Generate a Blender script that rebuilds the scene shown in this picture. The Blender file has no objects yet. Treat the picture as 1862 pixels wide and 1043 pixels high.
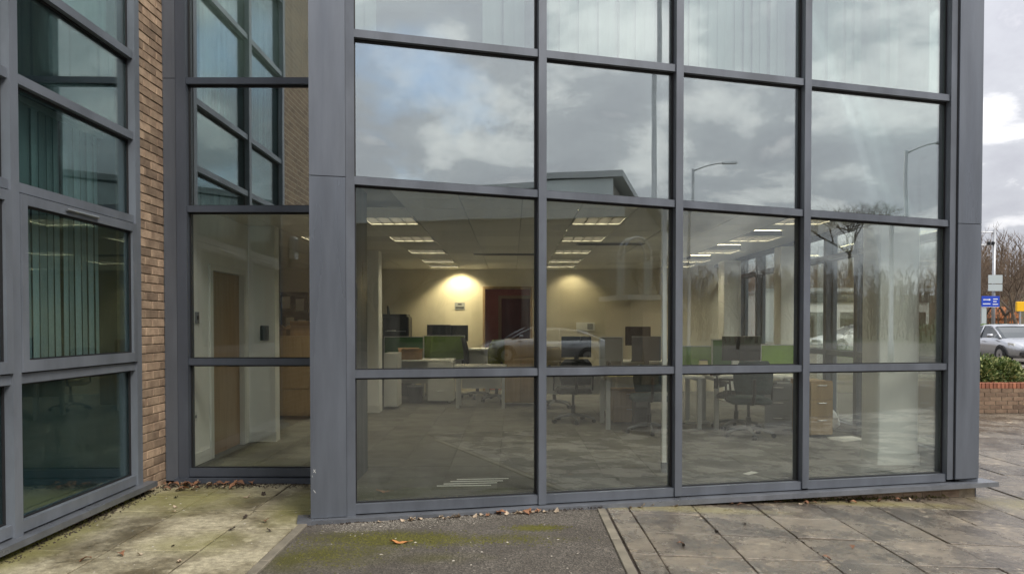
import bpy, math, random
from mathutils import Vector, Matrix
random.seed(7)
SC = bpy.context.scene
COL = SC.collection
R = math.radians

# ------------------------------------------------------------------ camera
F, H, PITCH, PX0 = 1345.0, 1.55, R(1.1), 931.0
PY0 = 590 + F * math.tan(PITCH)
cam = bpy.data.cameras.new('camera')
cam.sensor_width = 36.0
cam.lens = F / 1862 * 36
cam.shift_y = (PY0 - 521.5) / 1862
cam.clip_start, cam.clip_end = 0.05, 2000
camo = bpy.data.objects.new('camera', cam)
COL.objects.link(camo)
camo.location = (0, 0, H)
camo.rotation_euler = (R(90) - PITCH, 0, 0)
SC.camera = camo

# ------------------------------------------------------------------ world: broken cloud over a Nishita sky
SUN_EL, SUN_AZ = R(44), R(140)          # azimuth clockwise from +Y: behind the camera, to the right
w = bpy.data.worlds.new('World')
SC.world = w
w.use_nodes = True
nt = w.node_tree
nt.nodes.clear()
def wn(t, **k):
    n = nt.nodes.new(t)
    for a, b in k.items(): setattr(n, a, b)
    return n
sky = wn('ShaderNodeTexSky', sky_type='NISHITA', sun_disc=False, sun_elevation=SUN_EL, sun_rotation=SUN_AZ)
sky.air_density, sky.dust_density, sky.ozone_density = 1.0, 0.4, 1.5
tc = wn('ShaderNodeTexCoord')
sep = wn('ShaderNodeSeparateXYZ')
nt.links.new(tc.outputs['Generated'], sep.inputs[0])
def wmath(op, a, b=None, c=None):
    n = wn('ShaderNodeMath', operation=op)
    for i, v in enumerate((a, b, c)):
        if v is None: continue
        if isinstance(v, (int, float)): n.inputs[i].default_value = v
        else: nt.links.new(v, n.inputs[i])
    return n.outputs[0]
zc = wmath('ADD', wmath('MAXIMUM', sep.outputs[2], 0.0), 0.32)
cmb = wn('ShaderNodeCombineXYZ')
nt.links.new(wmath('DIVIDE', sep.outputs[0], zc), cmb.inputs[0])
nt.links.new(wmath('DIVIDE', sep.outputs[1], zc), cmb.inputs[1])
def wnoise(scale, detail, rough, dist, off):
    m = wn('ShaderNodeMapping')
    m.inputs['Location'].default_value = off
    nt.links.new(cmb.outputs[0], m.inputs[0])
    n = wn('ShaderNodeTexNoise')
    n.inputs['Scale'].default_value = scale
    n.inputs['Detail'].default_value = detail
    n.inputs['Roughness'].default_value = rough
    n.inputs['Distortion'].default_value = dist
    nt.links.new(m.outputs[0], n.inputs['Vector'])
    return n.outputs['Fac']
def wramp(src, stops):
    n = wn('ShaderNodeValToRGB')
    el = n.color_ramp.elements
    while len(el) < len(stops): el.new(0.5)
    for e, (p, c) in zip(el, stops):
        e.position = p
        e.color = (*c, 1) if len(c) == 3 else c
    nt.links.new(src, n.inputs[0])
    return n.outputs[0]
shade = wramp(wnoise(3.4, 10, 0.58, 0.2, (5.3, 0.4, 0)),
              [(0.36, (0.88, 0.88, 0.90)), (0.44, (0.74, 0.745, 0.775)), (0.50, (0.53, 0.545, 0.59)), (0.62, (0.47, 0.48, 0.53)), (0.74, (0.74, 0.73, 0.76))])
cover = wramp(wnoise(0.85, 6, 0.55, 0.3, (8.4, 2.9, 0)), [(0.31, (0.25,) * 3), (0.40, (1, 1, 1))])
sc_ = wn('ShaderNodeMix', data_type='RGBA', blend_type='MULTIPLY')
sc_.inputs[0].default_value = 1
nt.links.new(shade, sc_.inputs[6])
# overcast luminance rises from the horizon to the zenith (CIE overcast sky)
lum_ = wmath('MULTIPLY', wmath('ADD', wmath('MULTIPLY', wmath('MAXIMUM', sep.outputs[2], 0.0), 1.0), 0.62), 9.0)
nt.links.new(lum_, sc_.inputs[7])
mx = wn('ShaderNodeMix', data_type='RGBA')
nt.links.new(cover, mx.inputs[0])
nt.links.new(sky.outputs[0], mx.inputs[6])
nt.links.new(sc_.outputs[2], mx.inputs[7])
bg = wn('ShaderNodeBackground')
bg.inputs[1].default_value = 0.10
nt.links.new(mx.outputs[2], bg.inputs[0])
wo = wn('ShaderNodeOutputWorld')
nt.links.new(bg.outputs[0], wo.inputs[0])

# ------------------------------------------------------------------ sun through cloud
sl = bpy.data.lights.new('sun', 'SUN')
sl.energy, sl.angle, sl.color = 1.5, R(22), (1.0, 0.95, 0.88)
so = bpy.data.objects.new('sun', sl)
COL.objects.link(so)
sd = Vector((math.sin(SUN_AZ) * math.cos(SUN_EL), math.cos(SUN_AZ) * math.cos(SUN_EL), math.sin(SUN_EL)))
so.rotation_euler = sd.to_track_quat('Z', 'Y').to_euler()
so.location = sd * 60

SC.view_settings.view_transform = 'Standard'
SC.view_settings.look = 'None'
SC.view_settings.gamma = 1
SC.view_settings.exposure = 0.86
SC.view_settings.use_curve_mapping = False
SC.render.engine = 'CYCLES'
SC.cycles.use_denoising = True
SC.cycles.max_bounces = 10
SC.cycles.transparent_max_bounces = 24
SC.cycles.glossy_bounces = 5
SC.cycles.sample_clamp_indirect = 4.0

# ------------------------------------------------------------------ materials
MATS = {}
def mat(name, col, rough=0.6, metal=0.0, var=0.0, vscale=4.0, bump=0.0, bscale=60.0, rand=0.0, col2=None, spec=0.5,
        emit=None, estr=0.0, rvar=0.0, coord='Object', stretch=(1, 1, 1), contrast=(0.35, 0.65), coat=0.0, detail=6.0):
    m = bpy.data.materials.new(name)
    m.use_nodes = True
    t = m.node_tree
    b = t.nodes['Principled BSDF']
    b.inputs['Roughness'].default_value = rough
    b.inputs['Metallic'].default_value = metal
    b.inputs['Specular IOR Level'].default_value = spec
    b.inputs['Coat Weight'].default_value = coat
    tcn = t.nodes.new('ShaderNodeTexCoord')
    oi = t.nodes.new('ShaderNodeObjectInfo')
    mp = t.nodes.new('ShaderNodeMapping')
    mp.inputs['Scale'].default_value = stretch
    # every object gets its own piece of the pattern
    off = t.nodes.new('ShaderNodeVectorMath'); off.operation = 'SCALE'
    off.inputs[0].default_value = (37.0, 51.0, 23.0)
    t.links.new(oi.outputs['Random'], off.inputs['Scale'])
    t.links.new(tcn.outputs[coord], mp.inputs[0])
    if coord == 'Object' and rand >= 0:
        t.links.new(off.outputs[0], mp.inputs['Location'])
    base = None
    c2 = col2 if col2 else tuple(max(0, c * (1 - var)) for c in col)
    rgb = t.nodes.new('ShaderNodeMix'); rgb.data_type = 'RGBA'
    rgb.inputs[6].default_value = (*[min(1, c * (1 + (var if not col2 else 0))) for c in col], 1)
    rgb.inputs[7].default_value = (*c2, 1)
    if var > 0 or col2:
        n = t.nodes.new('ShaderNodeTexNoise')
        n.inputs['Scale'].default_value = vscale
        n.inputs['Detail'].default_value = detail
        n.inputs['Roughness'].default_value = 0.62
        t.links.new(mp.outputs[0], n.inputs['Vector'])
        mr = t.nodes.new('ShaderNodeMapRange')
        mr.inputs[1].default_value, mr.inputs[2].default_value = contrast
        t.links.new(n.outputs['Fac'], mr.inputs[0])
        t.links.new(mr.outputs[0], rgb.inputs[0])
        if rvar:
            rr = t.nodes.new('ShaderNodeMapRange')
            rr.inputs[3].default_value, rr.inputs[4].default_value = max(0.03, rough - rvar), min(1, rough + rvar)
            n3 = t.nodes.new('ShaderNodeTexNoise')
            n3.inputs['Scale'].default_value = vscale * 0.45
            n3.inputs['Detail'].default_value = 5
            t.links.new(mp.outputs[0], n3.inputs['Vector'])
            rr.inputs[1].default_value, rr.inputs[2].default_value = 0.35, 0.65
            t.links.new(n3.outputs['Fac'], rr.inputs[0])
            t.links.new(rr.outputs[0], b.inputs['Roughness'])
    else:
        rgb.inputs[0].default_value = 0
    out = rgb.outputs[2]
    if rand > 0:
        hs = t.nodes.new('ShaderNodeHueSaturation')
        mr2 = t.nodes.new('ShaderNodeMapRange')
        mr2.inputs[3].default_value, mr2.inputs[4].default_value = 1 - rand, 1 + rand
        t.links.new(oi.outputs['Random'], mr2.inputs[0])
        t.links.new(mr2.outputs[0], hs.inputs['Value'])
        t.links.new(out, hs.inputs['Color'])
        out = hs.outputs[0]
    t.links.new(out, b.inputs['Base Color'])
    if bump > 0:
        n2 = t.nodes.new('ShaderNodeTexNoise')
        n2.inputs['Scale'].default_value = bscale
        n2.inputs['Detail'].default_value = 4
        t.links.new(mp.outputs[0], n2.inputs['Vector'])
        bp = t.nodes.new('ShaderNodeBump')
        bp.inputs['Strength'].default_value = bump
        bp.inputs['Distance'].default_value = 0.01
        t.links.new(n2.outputs['Fac'], bp.inputs['Height'])
        t.links.new(bp.outputs[0], b.inputs['Normal'])
    if emit:
        b.inputs['Emission Color'].default_value = (*emit, 1)
        b.inputs['Emission Strength'].default_value = estr
    MATS[name] = m
    m['out'] = 0
    return m

def glass(name, refl, tint, dirt=0.03, wav=0.02):
    """Coated architectural glass: clear transmission with a tint, mirror reflection that rises at grazing angles, a film of dust."""
    m = bpy.data.materials.new(name)
    m.use_nodes = True
    t = m.node_tree
    t.nodes.clear()
    o = t.nodes.new('ShaderNodeOutputMaterial')
    tr = t.nodes.new('ShaderNodeBsdfTransparent'); tr.inputs[0].default_value = (*tint, 1)
    gl = t.nodes.new('ShaderNodeBsdfGlossy'); gl.inputs['Roughness'].default_value = 0.0
    gl.inputs['Color'].default_value = (0.93, 0.97, 0.96, 1)
    lw = t.nodes.new('ShaderNodeLayerWeight'); lw.inputs['Blend'].default_value = 0.35
    mr = t.nodes.new('ShaderNodeMapRange')
    mr.inputs[3].default_value, mr.inputs[4].default_value = refl, min(0.95, refl + 0.5)
    t.links.new(lw.outputs['Fresnel'], mr.inputs[0])
    tcn = t.nodes.new('ShaderNodeTexCoord')
    oi = t.nodes.new('ShaderNodeObjectInfo')
    off = t.nodes.new('ShaderNodeVectorMath'); off.operation = 'SCALE'
    off.inputs[0].default_value = (37.0, 51.0, 23.0)
    t.links.new(oi.outputs['Random'], off.inputs['Scale'])
    ad = t.nodes.new('ShaderNodeVectorMath'); ad.operation = 'ADD'
    t.links.new(tcn.outputs['Object'], ad.inputs[0]); t.links.new(off.outputs[0], ad.inputs[1])
    nz = t.nodes.new('ShaderNodeTexNoise'); nz.inputs['Scale'].default_value = 1.1; nz.inputs['Detail'].default_value = 1
    t.links.new(ad.outputs[0], nz.inputs['Vector'])
    bp = t.nodes.new('ShaderNodeBump'); bp.inputs['Strength'].default_value = wav; bp.inputs['Distance'].default_value = 0.05
    t.links.new(nz.outputs['Fac'], bp.inputs['Height'])
    wnz = t.nodes.new('ShaderNodeTexWhiteNoise'); wnz.noise_dimensions = '1D'
    t.links.new(oi.outputs['Random'], wnz.inputs['W'])
    ct_ = t.nodes.new('ShaderNodeVectorMath'); ct_.operation = 'SUBTRACT'; ct_.inputs[1].default_value = (.5, .5, .5)
    t.links.new(wnz.outputs['Color'], ct_.inputs[0])
    cs_ = t.nodes.new('ShaderNodeVectorMath'); cs_.operation = 'SCALE'; cs_.inputs['Scale'].default_value = 0.013
    t.links.new(ct_.outputs[0], cs_.inputs[0])
    na_ = t.nodes.new('ShaderNodeVectorMath'); na_.operation = 'ADD'
    t.links.new(bp.outputs[0], na_.inputs[0]); t.links.new(cs_.outputs[0], na_.inputs[1])
    nn_ = t.nodes.new('ShaderNodeVectorMath'); nn_.operation = 'NORMALIZE'
    t.links.new(na_.outputs[0], nn_.inputs[0]); t.links.new(nn_.outputs[0], gl.inputs['Normal'])
    m1 = t.nodes.new('ShaderNodeMixShader')
    t.links.new(mr.outputs[0], m1.inputs[0]); t.links.new(tr.outputs[0], m1.inputs[1]); t.links.new(gl.outputs[0], m1.inputs[2])
    df = t.nodes.new('ShaderNodeBsdfDiffuse'); df.inputs[0].default_value = (0.5, 0.5, 0.46, 1)
    n2 = t.nodes.new('ShaderNodeTexNoise'); n2.inputs['Scale'].default_value = 2.6; n2.inputs['Detail'].default_value = 7
    st2 = t.nodes.new('ShaderNodeMapping'); st2.inputs['Scale'].default_value = (3.2, 3.2, 0.7)
    t.links.new(ad.outputs[0], st2.inputs[0]); t.links.new(st2.outputs[0], n2.inputs['Vector'])
    m2r = t.nodes.new('ShaderNodeMapRange'); m2r.inputs[1].default_value, m2r.inputs[2].default_value = 0.5, 0.78
    m2r.inputs[3].default_value, m2r.inputs[4].default_value = dirt * 0.12, dirt
    t.links.new(n2.outputs['Fac'], m2r.inputs[0])
    m2 = t.nodes.new('ShaderNodeMixShader')
    t.links.new(m2r.outputs[0], m2.inputs[0]); t.links.new(m1.outputs[0], m2.inputs[1]); t.links.new(df.outputs[0], m2.inputs[2])
    t.links.new(m2.outputs[0], o.inputs[0])
    MATS[name] = m
    return m

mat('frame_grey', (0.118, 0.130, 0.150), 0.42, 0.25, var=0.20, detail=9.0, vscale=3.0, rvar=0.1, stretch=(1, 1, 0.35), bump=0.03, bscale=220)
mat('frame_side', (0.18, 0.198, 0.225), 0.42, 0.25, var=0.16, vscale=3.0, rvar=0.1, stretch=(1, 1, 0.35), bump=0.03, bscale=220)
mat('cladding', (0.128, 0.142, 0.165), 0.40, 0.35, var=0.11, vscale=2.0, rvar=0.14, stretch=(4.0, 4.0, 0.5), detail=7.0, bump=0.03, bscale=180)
mat('recess_frame_shaded', (0.075, 0.085, 0.105), 0.45, 0.2, var=0.12, vscale=3.0, rvar=0.1, stretch=(1, 1, 0.35), bump=0.03, bscale=200)  # frame grey darkened, shade of the recess put into the colour
mat('gasket', (0.012, 0.012, 0.013), 0.6)
mat('sill_metal', (0.17, 0.18, 0.198), 0.38, 0.4, var=0.16, vscale=6, rvar=0.12, bump=0.04, bscale=120)
mat('spandrel', (0.03, 0.036, 0.04), 0.8, var=0.1)
mat('teal_spandrel', (0.035, 0.07, 0.078), 0.7, var=0.2, vscale=1.5)
mat('brick', (0.45, 0.325, 0.22), 0.85, var=0.0, col2=(0.27, 0.185, 0.125), vscale=9, bump=0.6, bscale=90, rand=0.38)
mat('brick_wall_far', (0.24, 0.16, 0.10), 0.85, var=0.25, vscale=12, bump=0.4, bscale=60)
mat('red_brick', (0.36, 0.14, 0.075), 0.85, col2=(0.25, 0.09, 0.055), vscale=8, bump=0.4, bscale=90, rand=0.25)
mat('brown_brick', (0.23, 0.155, 0.10), 0.85, col2=(0.15, 0.095, 0.062), vscale=8, bump=0.4, bscale=90, rand=0.3)
mat('mortar', (0.34, 0.28, 0.20), 0.95, var=0.25, vscale=20, bump=0.5, bscale=150)
mat('edging', (0.20, 0.175, 0.13), 0.8, var=0.25, vscale=6, bump=0.4, bscale=90, rand=0.1)
mat('carpet', (0.15, 0.148, 0.134), 0.95, var=0.14, vscale=4, bump=0.3, bscale=300, rand=0.16, spec=0.1)
mat('carpet_base', (0.15, 0.15, 0.138), 0.95, var=0.2, vscale=3, spec=0.1)
mat('plaster_white', (0.80, 0.80, 0.76), 0.8, var=0.04, vscale=2)
mat('plaster_cream', (0.62, 0.57, 0.44), 0.85, var=0.05, vscale=1.5)
mat('ceiling_white', (0.72, 0.70, 0.63), 0.9, var=0.06, vscale=30, rand=0.09)
mat('ceiling_grid', (0.45, 0.44, 0.38), 0.6)
mat('light_diffuser', (0.85, 0.83, 0.75), 0.4, emit=(1.0, 0.89, 0.66), estr=10.0)
mat('lobby_diffuser', (0.8, 0.78, 0.7), 0.4, emit=(1.0, 0.85, 0.7), estr=3.0)
mat('louvre', (0.10, 0.097, 0.088), 0.4, 0.3)
mat('wood_door', (0.36, 0.25, 0.15), 0.45, col2=(0.29, 0.195, 0.11), vscale=3, stretch=(9, 9, 0.7))
mat('wood_furniture', (0.40, 0.28, 0.14), 0.5, col2=(0.33, 0.225, 0.11), vscale=3, stretch=(9, 9, 0.7), rand=0.1)
mat('skirting', (0.70, 0.70, 0.66), 0.5)
mat('red_wall', (0.40, 0.15, 0.12), 0.8, var=0.1)
mat('dark_red_door', (0.12, 0.03, 0.03), 0.6, var=0.1)
mat('white_laminate', (0.70, 0.70, 0.66), 0.4, var=0.03)
mat('grey_laminate', (0.30, 0.31, 0.31), 0.5, var=0.05)
mat('metal_leg', (0.52, 0.53, 0.52), 0.4, 0.3)
mat('green_fabric', (0.17, 0.29, 0.055), 0.9, var=0.1, vscale=40)
mat('olive_green', (0.12, 0.19, 0.03), 0.9, var=0.1, vscale=40)
mat('dark_green_fabric', (0.05, 0.13, 0.045), 0.9, var=0.1, vscale=40)
mat('olive_fabric', (0.20, 0.22, 0.05), 0.9, var=0.1, vscale=30)
mat('black_fabric', (0.018, 0.02, 0.022), 0.85, var=0.2, vscale=30)
mat('teal_fabric', (0.025, 0.05, 0.055), 0.85, var=0.2, vscale=30)
mat('tan_fabric', (0.34, 0.27, 0.15), 0.85, var=0.1, vscale=30)
mat('black_plastic', (0.014, 0.015, 0.017), 0.45)
mat('grey_plastic', (0.16, 0.17, 0.18), 0.5)
mat('screen', (0.01, 0.011, 0.013), 0.15)
mat('paper', (0.80, 0.79, 0.74), 0.8)
mat('cream_paper', (0.75, 0.68, 0.40), 0.8)
mat('cardboard', (0.36, 0.23, 0.12), 0.85, var=0.12, vscale=8)
mat('bag_white', (0.78, 0.79, 0.78), 0.35, var=0.03)
mat('blind', (0.66, 0.73, 0.69), 0.8, var=0.05, vscale=3, rand=0.06)
mat('blind_teal', (0.48, 0.55, 0.54), 0.8, var=0.06, vscale=3, rand=0.22)
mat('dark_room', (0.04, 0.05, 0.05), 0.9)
mat('room_grey', (0.35, 0.37, 0.38), 0.9)
mat('steel_bar', (0.45, 0.46, 0.47), 0.3, 0.9)
mat('car_silver', (0.50, 0.51, 0.53), 0.28, 0.75, coat=0.8)
mat('car_white', (0.75, 0.75, 0.75), 0.3, 0.0, coat=0.8)
mat('car_dark', (0.03, 0.035, 0.045), 0.25, 0.3, coat=0.8)
mat('car_red', (0.28, 0.02, 0.02), 0.25, 0.2, coat=0.8)
mat('car_glass', (0.05, 0.06, 0.065), 0.06, 0.0, coat=0.3)
mat('tyre', (0.015, 0.015, 0.015), 0.8)
mat('alloy', (0.45, 0.46, 0.47), 0.3, 0.9)
mat('headlight', (0.75, 0.75, 0.70), 0.08, 0.3, coat=1)
mat('tail_light', (0.35, 0.01, 0.01), 0.15, coat=1)
mat('grille', (0.02, 0.02, 0.022), 0.4)
mat('plate', (0.75, 0.75, 0.7), 0.5)
mat('galvanised', (0.42, 0.43, 0.44), 0.45, 0.6, var=0.08)
mat('sign_blue', (0.015, 0.06, 0.45), 0.4)
mat('sign_white', (0.8, 0.8, 0.8), 0.5)
mat('sign_back', (0.42, 0.47, 0.47), 0.5)
mat('sign_yellow', (0.85, 0.47, 0.01), 0.4)
mat('orange_brick', (0.48, 0.17, 0.06), 0.85, var=0.15, vscale=2)
mat('shed_wall', (0.16, 0.15, 0.125), 0.7, var=0.1, vscale=1.0)
mat('shed_fascia', (0.55, 0.60, 0.61), 0.5, var=0.1, vscale=0.5)
mat('shed_roof', (0.40, 0.42, 0.43), 0.5, 0.3, var=0.08, vscale=0.5)
mat('dark_glazing', (0.02, 0.025, 0.028), 0.1)
mat('bark', (0.105, 0.08, 0.058), 0.9, var=0.25, vscale=6)
mat('twig', (0.12, 0.085, 0.058), 0.9, var=0.3, vscale=2)
mat('twig_far', (0.165, 0.115, 0.075), 0.95, var=0.45, vscale=0.25)
mat('hill_brown', (0.115, 0.088, 0.055), 0.95, col2=(0.07, 0.075, 0.035), vscale=0.12)
mat('grass', (0.10, 0.125, 0.04), 0.95, var=0.3, vscale=2)
mat('leaf_green', (0.085, 0.13, 0.03), 0.5, rand=0.1, var=0.3, vscale=9)
mat('leaf_pale', (0.36, 0.38, 0.15), 0.5, var=0.2, vscale=9)
mat('soil', (0.035, 0.022, 0.014), 0.95, var=0.3, vscale=20, bump=0.8, bscale=60)
mat('dead_leaf', (0.30, 0.14, 0.07), 0.8, col2=(0.16, 0.08, 0.045), vscale=14, rand=0.3)
mat('pale_leaf', (0.52, 0.42, 0.30), 0.8, col2=(0.34, 0.25, 0.17), vscale=12, rand=0.2)
mat('orange_leaf', (0.62, 0.27, 0.09), 0.7, col2=(0.50, 0.19, 0.06), vscale=30)
mat('dark_litter_and_shade', (0.04, 0.028, 0.02), 0.9, var=0.4, vscale=30)
mat('pebble', (0.42, 0.38, 0.31), 0.8, rand=0.2, var=0.2, vscale=50)
mat('moss', (0.085, 0.085, 0.014), 0.95, col2=(0.14, 0.13, 0.03), vscale=25, bump=0.8, bscale=120)
mat('white_paint', (0.78, 0.78, 0.76), 0.5)
mat('mark_white', (0.6, 0.6, 0.58), 0.6)
mat('road_line', (0.6, 0.6, 0.57), 0.7, var=0.15)
mat('column_red', (0.25, 0.06, 0.04), 0.7)
glass('glass_main', 0.075, (0.975, 0.99, 0.965), 0.03, 0.014)
glass('glass_upper', 0.32, (0.90, 0.95, 0.92), 0.03, 0.018)
glass('glass_recess', 0.04, (0.97, 0.985, 0.96), 0.02, 0.018)
glass('glass_teal', 0.015, (0.76, 0.845, 0.845), 0.012, 0.02)
glass('glass_wing_upper', 0.17, (0.76, 0.86, 0.86), 0.012, 0.02)
glass('glass_wing_mid', 0.08, (0.76, 0.86, 0.86), 0.012, 0.02)
glass('glass_side', 0.03, (0.97, 0.99, 0.97), 0.01, 0.01)

def nodes_of(name):
    m = bpy.data.materials.new(name); m.use_nodes = True
    MATS[name] = m
    return m, m.node_tree, m.node_tree.nodes['Principled BSDF']

def N(t, typ, ins=None, **k):
    n = t.nodes.new(typ)
    for a, b in k.items(): setattr(n, a, b)
    for i, v in (ins or {}).items():
        if hasattr(v, 'is_linked') or isinstance(v, bpy.types.NodeSocket): t.links.new(v, n.inputs[i])
        else: n.inputs[i].default_value = v
    return n

def blob_mask(t, pos, blobs, soft=1.0):
    """Sum of soft ellipses in world XY, broken up with noise: stains with a shape of their own."""
    nz = N(t, 'ShaderNodeTexNoise', {'Vector': pos, 'Scale': 3.2, 'Detail': 8.0, 'Roughness': 0.68})
    acc = None
    for (x, y, rx, ry, a) in blobs:
        s = N(t, 'ShaderNodeVectorMath', {0: pos, 1: (x, y, 0)}, operation='SUBTRACT')
        d = N(t, 'ShaderNodeVectorMath', {0: s.outputs[0], 1: (1 / rx, 1 / ry, 0)}, operation='MULTIPLY')
        l = N(t, 'ShaderNodeVectorMath', {0: d.outputs[0]}, operation='LENGTH')
        f = N(t, 'ShaderNodeMapRange', {0: l.outputs['Value'], 1: 1.25, 2: 0.1, 3: 0.0, 4: a})
        acc = f.outputs[0] if acc is None else N(t, 'ShaderNodeMath', {0: acc, 1: f.outputs[0]}, operation='MAXIMUM').outputs[0]
    k = N(t, 'ShaderNodeMath', {0: nz.outputs['Fac'], 1: 1.9}, operation='MULTIPLY')
    s = N(t, 'ShaderNodeMath', {0: k.outputs[0], 1: acc}, operation='MULTIPLY')
    return N(t, 'ShaderNodeMapRange', {0: s.outputs[0], 1: 0.18, 2: 0.75}).outputs[0]

# asphalt: aggregate speckle, worn pale zone along the building, moss islands
m, t, b = nodes_of('asphalt')
g = N(t, 'ShaderNodeNewGeometry')
P = g.outputs['Position']
vor = N(t, 'ShaderNodeTexVoronoi', {'Vector': P, 'Scale': 80.0})
sp = N(t, 'ShaderNodeTexNoise', {'Vector': P, 'Scale': 60.0, 'Detail': 6.0, 'Roughness': 0.75})
big = N(t, 'ShaderNodeTexNoise', {'Vector': P, 'Scale': 2.1, 'Detail': 8.0, 'Roughness': 0.65})
c1 = N(t, 'ShaderNodeMix', {0: N(t, 'ShaderNodeMapRange', {0: sp.outputs['Fac'], 1: 0.36, 2: 0.66}).outputs[0], 6: (0.04, 0.035, 0.029, 1), 7: (0.17, 0.148, 0.12, 1)}, data_type='RGBA')
vr = N(t, 'ShaderNodeSeparateColor', {0: vor.outputs['Color']})
c1b = N(t, 'ShaderNodeMix', {0: N(t, 'ShaderNodeMapRange', {0: vr.outputs[0], 1: 0.45, 2: 1.0, 4: 0.62}).outputs[0], 6: c1.outputs[2], 7: (0.29, 0.25, 0.20, 1)}, data_type='RGBA')
c2 = N(t, 'ShaderNodeMix', {0: N(t, 'ShaderNodeMapRange', {0: big.outputs['Fac'], 1: 0.42, 2: 0.62, 4: 0.62}).outputs[0], 6: c1b.outputs[2], 7: (0.07, 0.058, 0.044, 1)}, data_type='RGBA', blend_type='MIX')
moss_m = blob_mask(t, P, [(-0.85, 5.33, 0.8, 0.26, 1.0), (-1.2, 5.0, 0.55, 0.4, 0.8), (-0.5, 4.9, 0.5, 0.2, 0.5), (0.18, 5.62, 0.25, 0.11, 1.0), (-0.1, 5.35, 0.8, 0.2, 0.55), (-1.45, 4.85, 0.25, 0.4, 0.8)])
c3 = N(t, 'ShaderNodeMix', {0: moss_m, 6: c2.outputs[2], 7: (0.085, 0.078, 0.016, 1)}, data_type='RGBA')
t.links.new(c3.outputs[2], b.inputs['Base Color'])
b.inputs['Roughness'].default_value = 0.85
hgt = N(t, 'ShaderNodeMath', {0: vor.outputs['Distance'], 1: sp.outputs['Fac']}, operation='ADD')
bp = N(t, 'ShaderNodeBump', {'Strength': 1.0, 'Distance': 0.010, 'Height': hgt.outputs[0]})
t.links.new(bp.outputs[0], b.inputs['Normal'])

# paving slabs: concrete with algae, silt and wet patches; each slab its own tone
def slab_material(name, base, dark, pale, green, greens, wet):
    m, t, b = nodes_of(name)
    g = N(t, 'ShaderNodeNewGeometry'); P = g.outputs['Position']
    oi = N(t, 'ShaderNodeObjectInfo')
    n1 = N(t, 'ShaderNodeTexNoise', {'Vector': P, 'Scale': 1.9, 'Detail': 9.0, 'Roughness': 0.68, 'Distortion': 0.15})
    n2 = N(t, 'ShaderNodeTexNoise', {'Vector': P, 'Scale': 5.5, 'Detail': 9.0, 'Roughness': 0.72, 'Distortion': 0.25})
    n3 = N(t, 'ShaderNodeTexNoise', {'Vector': P, 'Scale': 110.0, 'Detail': 4.0, 'Roughness': 0.7})
    n4 = N(t, 'ShaderNodeTexNoise', {'Vector': P, 'Scale': 19.0, 'Detail': 8.0, 'Roughness': 0.72})
    a = N(t, 'ShaderNodeMix', {0: N(t, 'ShaderNodeMapRange', {0: n1.outputs['Fac'], 1: 0.42, 2: 0.60}).outputs[0], 6: (*base, 1), 7: (*dark, 1)}, data_type='RGBA')
    a2 = N(t, 'ShaderNodeMix', {0: N(t, 'ShaderNodeMapRange', {0: n2.outputs['Fac'], 1: 0.57, 2: 0.66, 4: 0.8}).outputs[0], 6: a.outputs[2], 7: (*pale, 1)}, data_type='RGBA')
    hs = N(t, 'ShaderNodeHueSaturation', {'Value': N(t, 'ShaderNodeMapRange', {0: oi.outputs['Random'], 3: 0.78, 4: 1.18}).outputs[0], 'Color': N(t, 'ShaderNodeMix', {0: 0.8, 6: a2.outputs[2], 7: N(t, 'ShaderNodeMapRange', {0: n4.outputs['Fac'], 1: 0.3, 2: 0.7, 3: 0.45, 4: 1.45}).outputs[0]}, data_type='RGBA', blend_type='MULTIPLY').outputs[2]})
    mk = blob_mask(t, P, greens)
    a3 = N(t, 'ShaderNodeMix', {0: N(t, 'ShaderNodeMath', {0: mk, 1: 0.85}, operation='MULTIPLY').outputs[0], 6: hs.outputs[0], 7: (*green, 1)}, data_type='RGBA')
    fine = N(t, 'ShaderNodeMix', {0: 0.35, 6: a3.outputs[2], 7: N(t, 'ShaderNodeMapRange', {0: n3.outputs['Fac'], 1: 0.3, 2: 0.7, 3: 0.2, 4: 1.8}).outputs[0]}, data_type='RGBA', blend_type='MULTIPLY')
    t.links.new(fine.outputs[2], b.inputs['Base Color'])
    r0 = N(t, 'ShaderNodeMapRange', {0: n1.outputs['Fac'], 1: 0.40, 2: 0.62, 3: wet[1], 4: wet[0]})
    t.links.new(r0.outputs[0], b.inputs['Roughness'])
    bp = N(t, 'ShaderNodeBump', {'Strength': 0.35, 'Distance': 0.004, 'Height': n3.outputs['Fac']})
    bp2 = N(t, 'ShaderNodeBump', {'Strength': 0.5, 'Distance': 0.012, 'Height': n4.outputs['Fac'], 'Normal': bp.outputs[0]})
    t.links.new(bp2.outputs[0], b.inputs['Normal'])
slab_material('slab_left', (0.38, 0.335, 0.225), (0.155, 0.128, 0.076), (0.56, 0.50, 0.34), (0.25, 0.23, 0.09),
              [(-2.9, 6.5, 0.8, 0.7, 0.9), (-1.75, 6.3, 0.35, 0.9, 1.0), (-3.3, 5.2, 0.3, 1.2, 0.9), (-2.2, 5.2, 0.5, 0.4, 0.7)], (0.35, 0.8))
slab_material('slab_right', (0.215, 0.178, 0.132), (0.10, 0.085, 0.068), (0.42, 0.345, 0.24), (0.26, 0.225, 0.105),
              [(1.4, 6.35, 1.2, 0.16, 0.9), (3.4, 6.85, 1.4, 0.18, 0.8), (4.9, 7.0, 0.6, 0.5, 0.8)], (0.08, 0.40))
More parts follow.
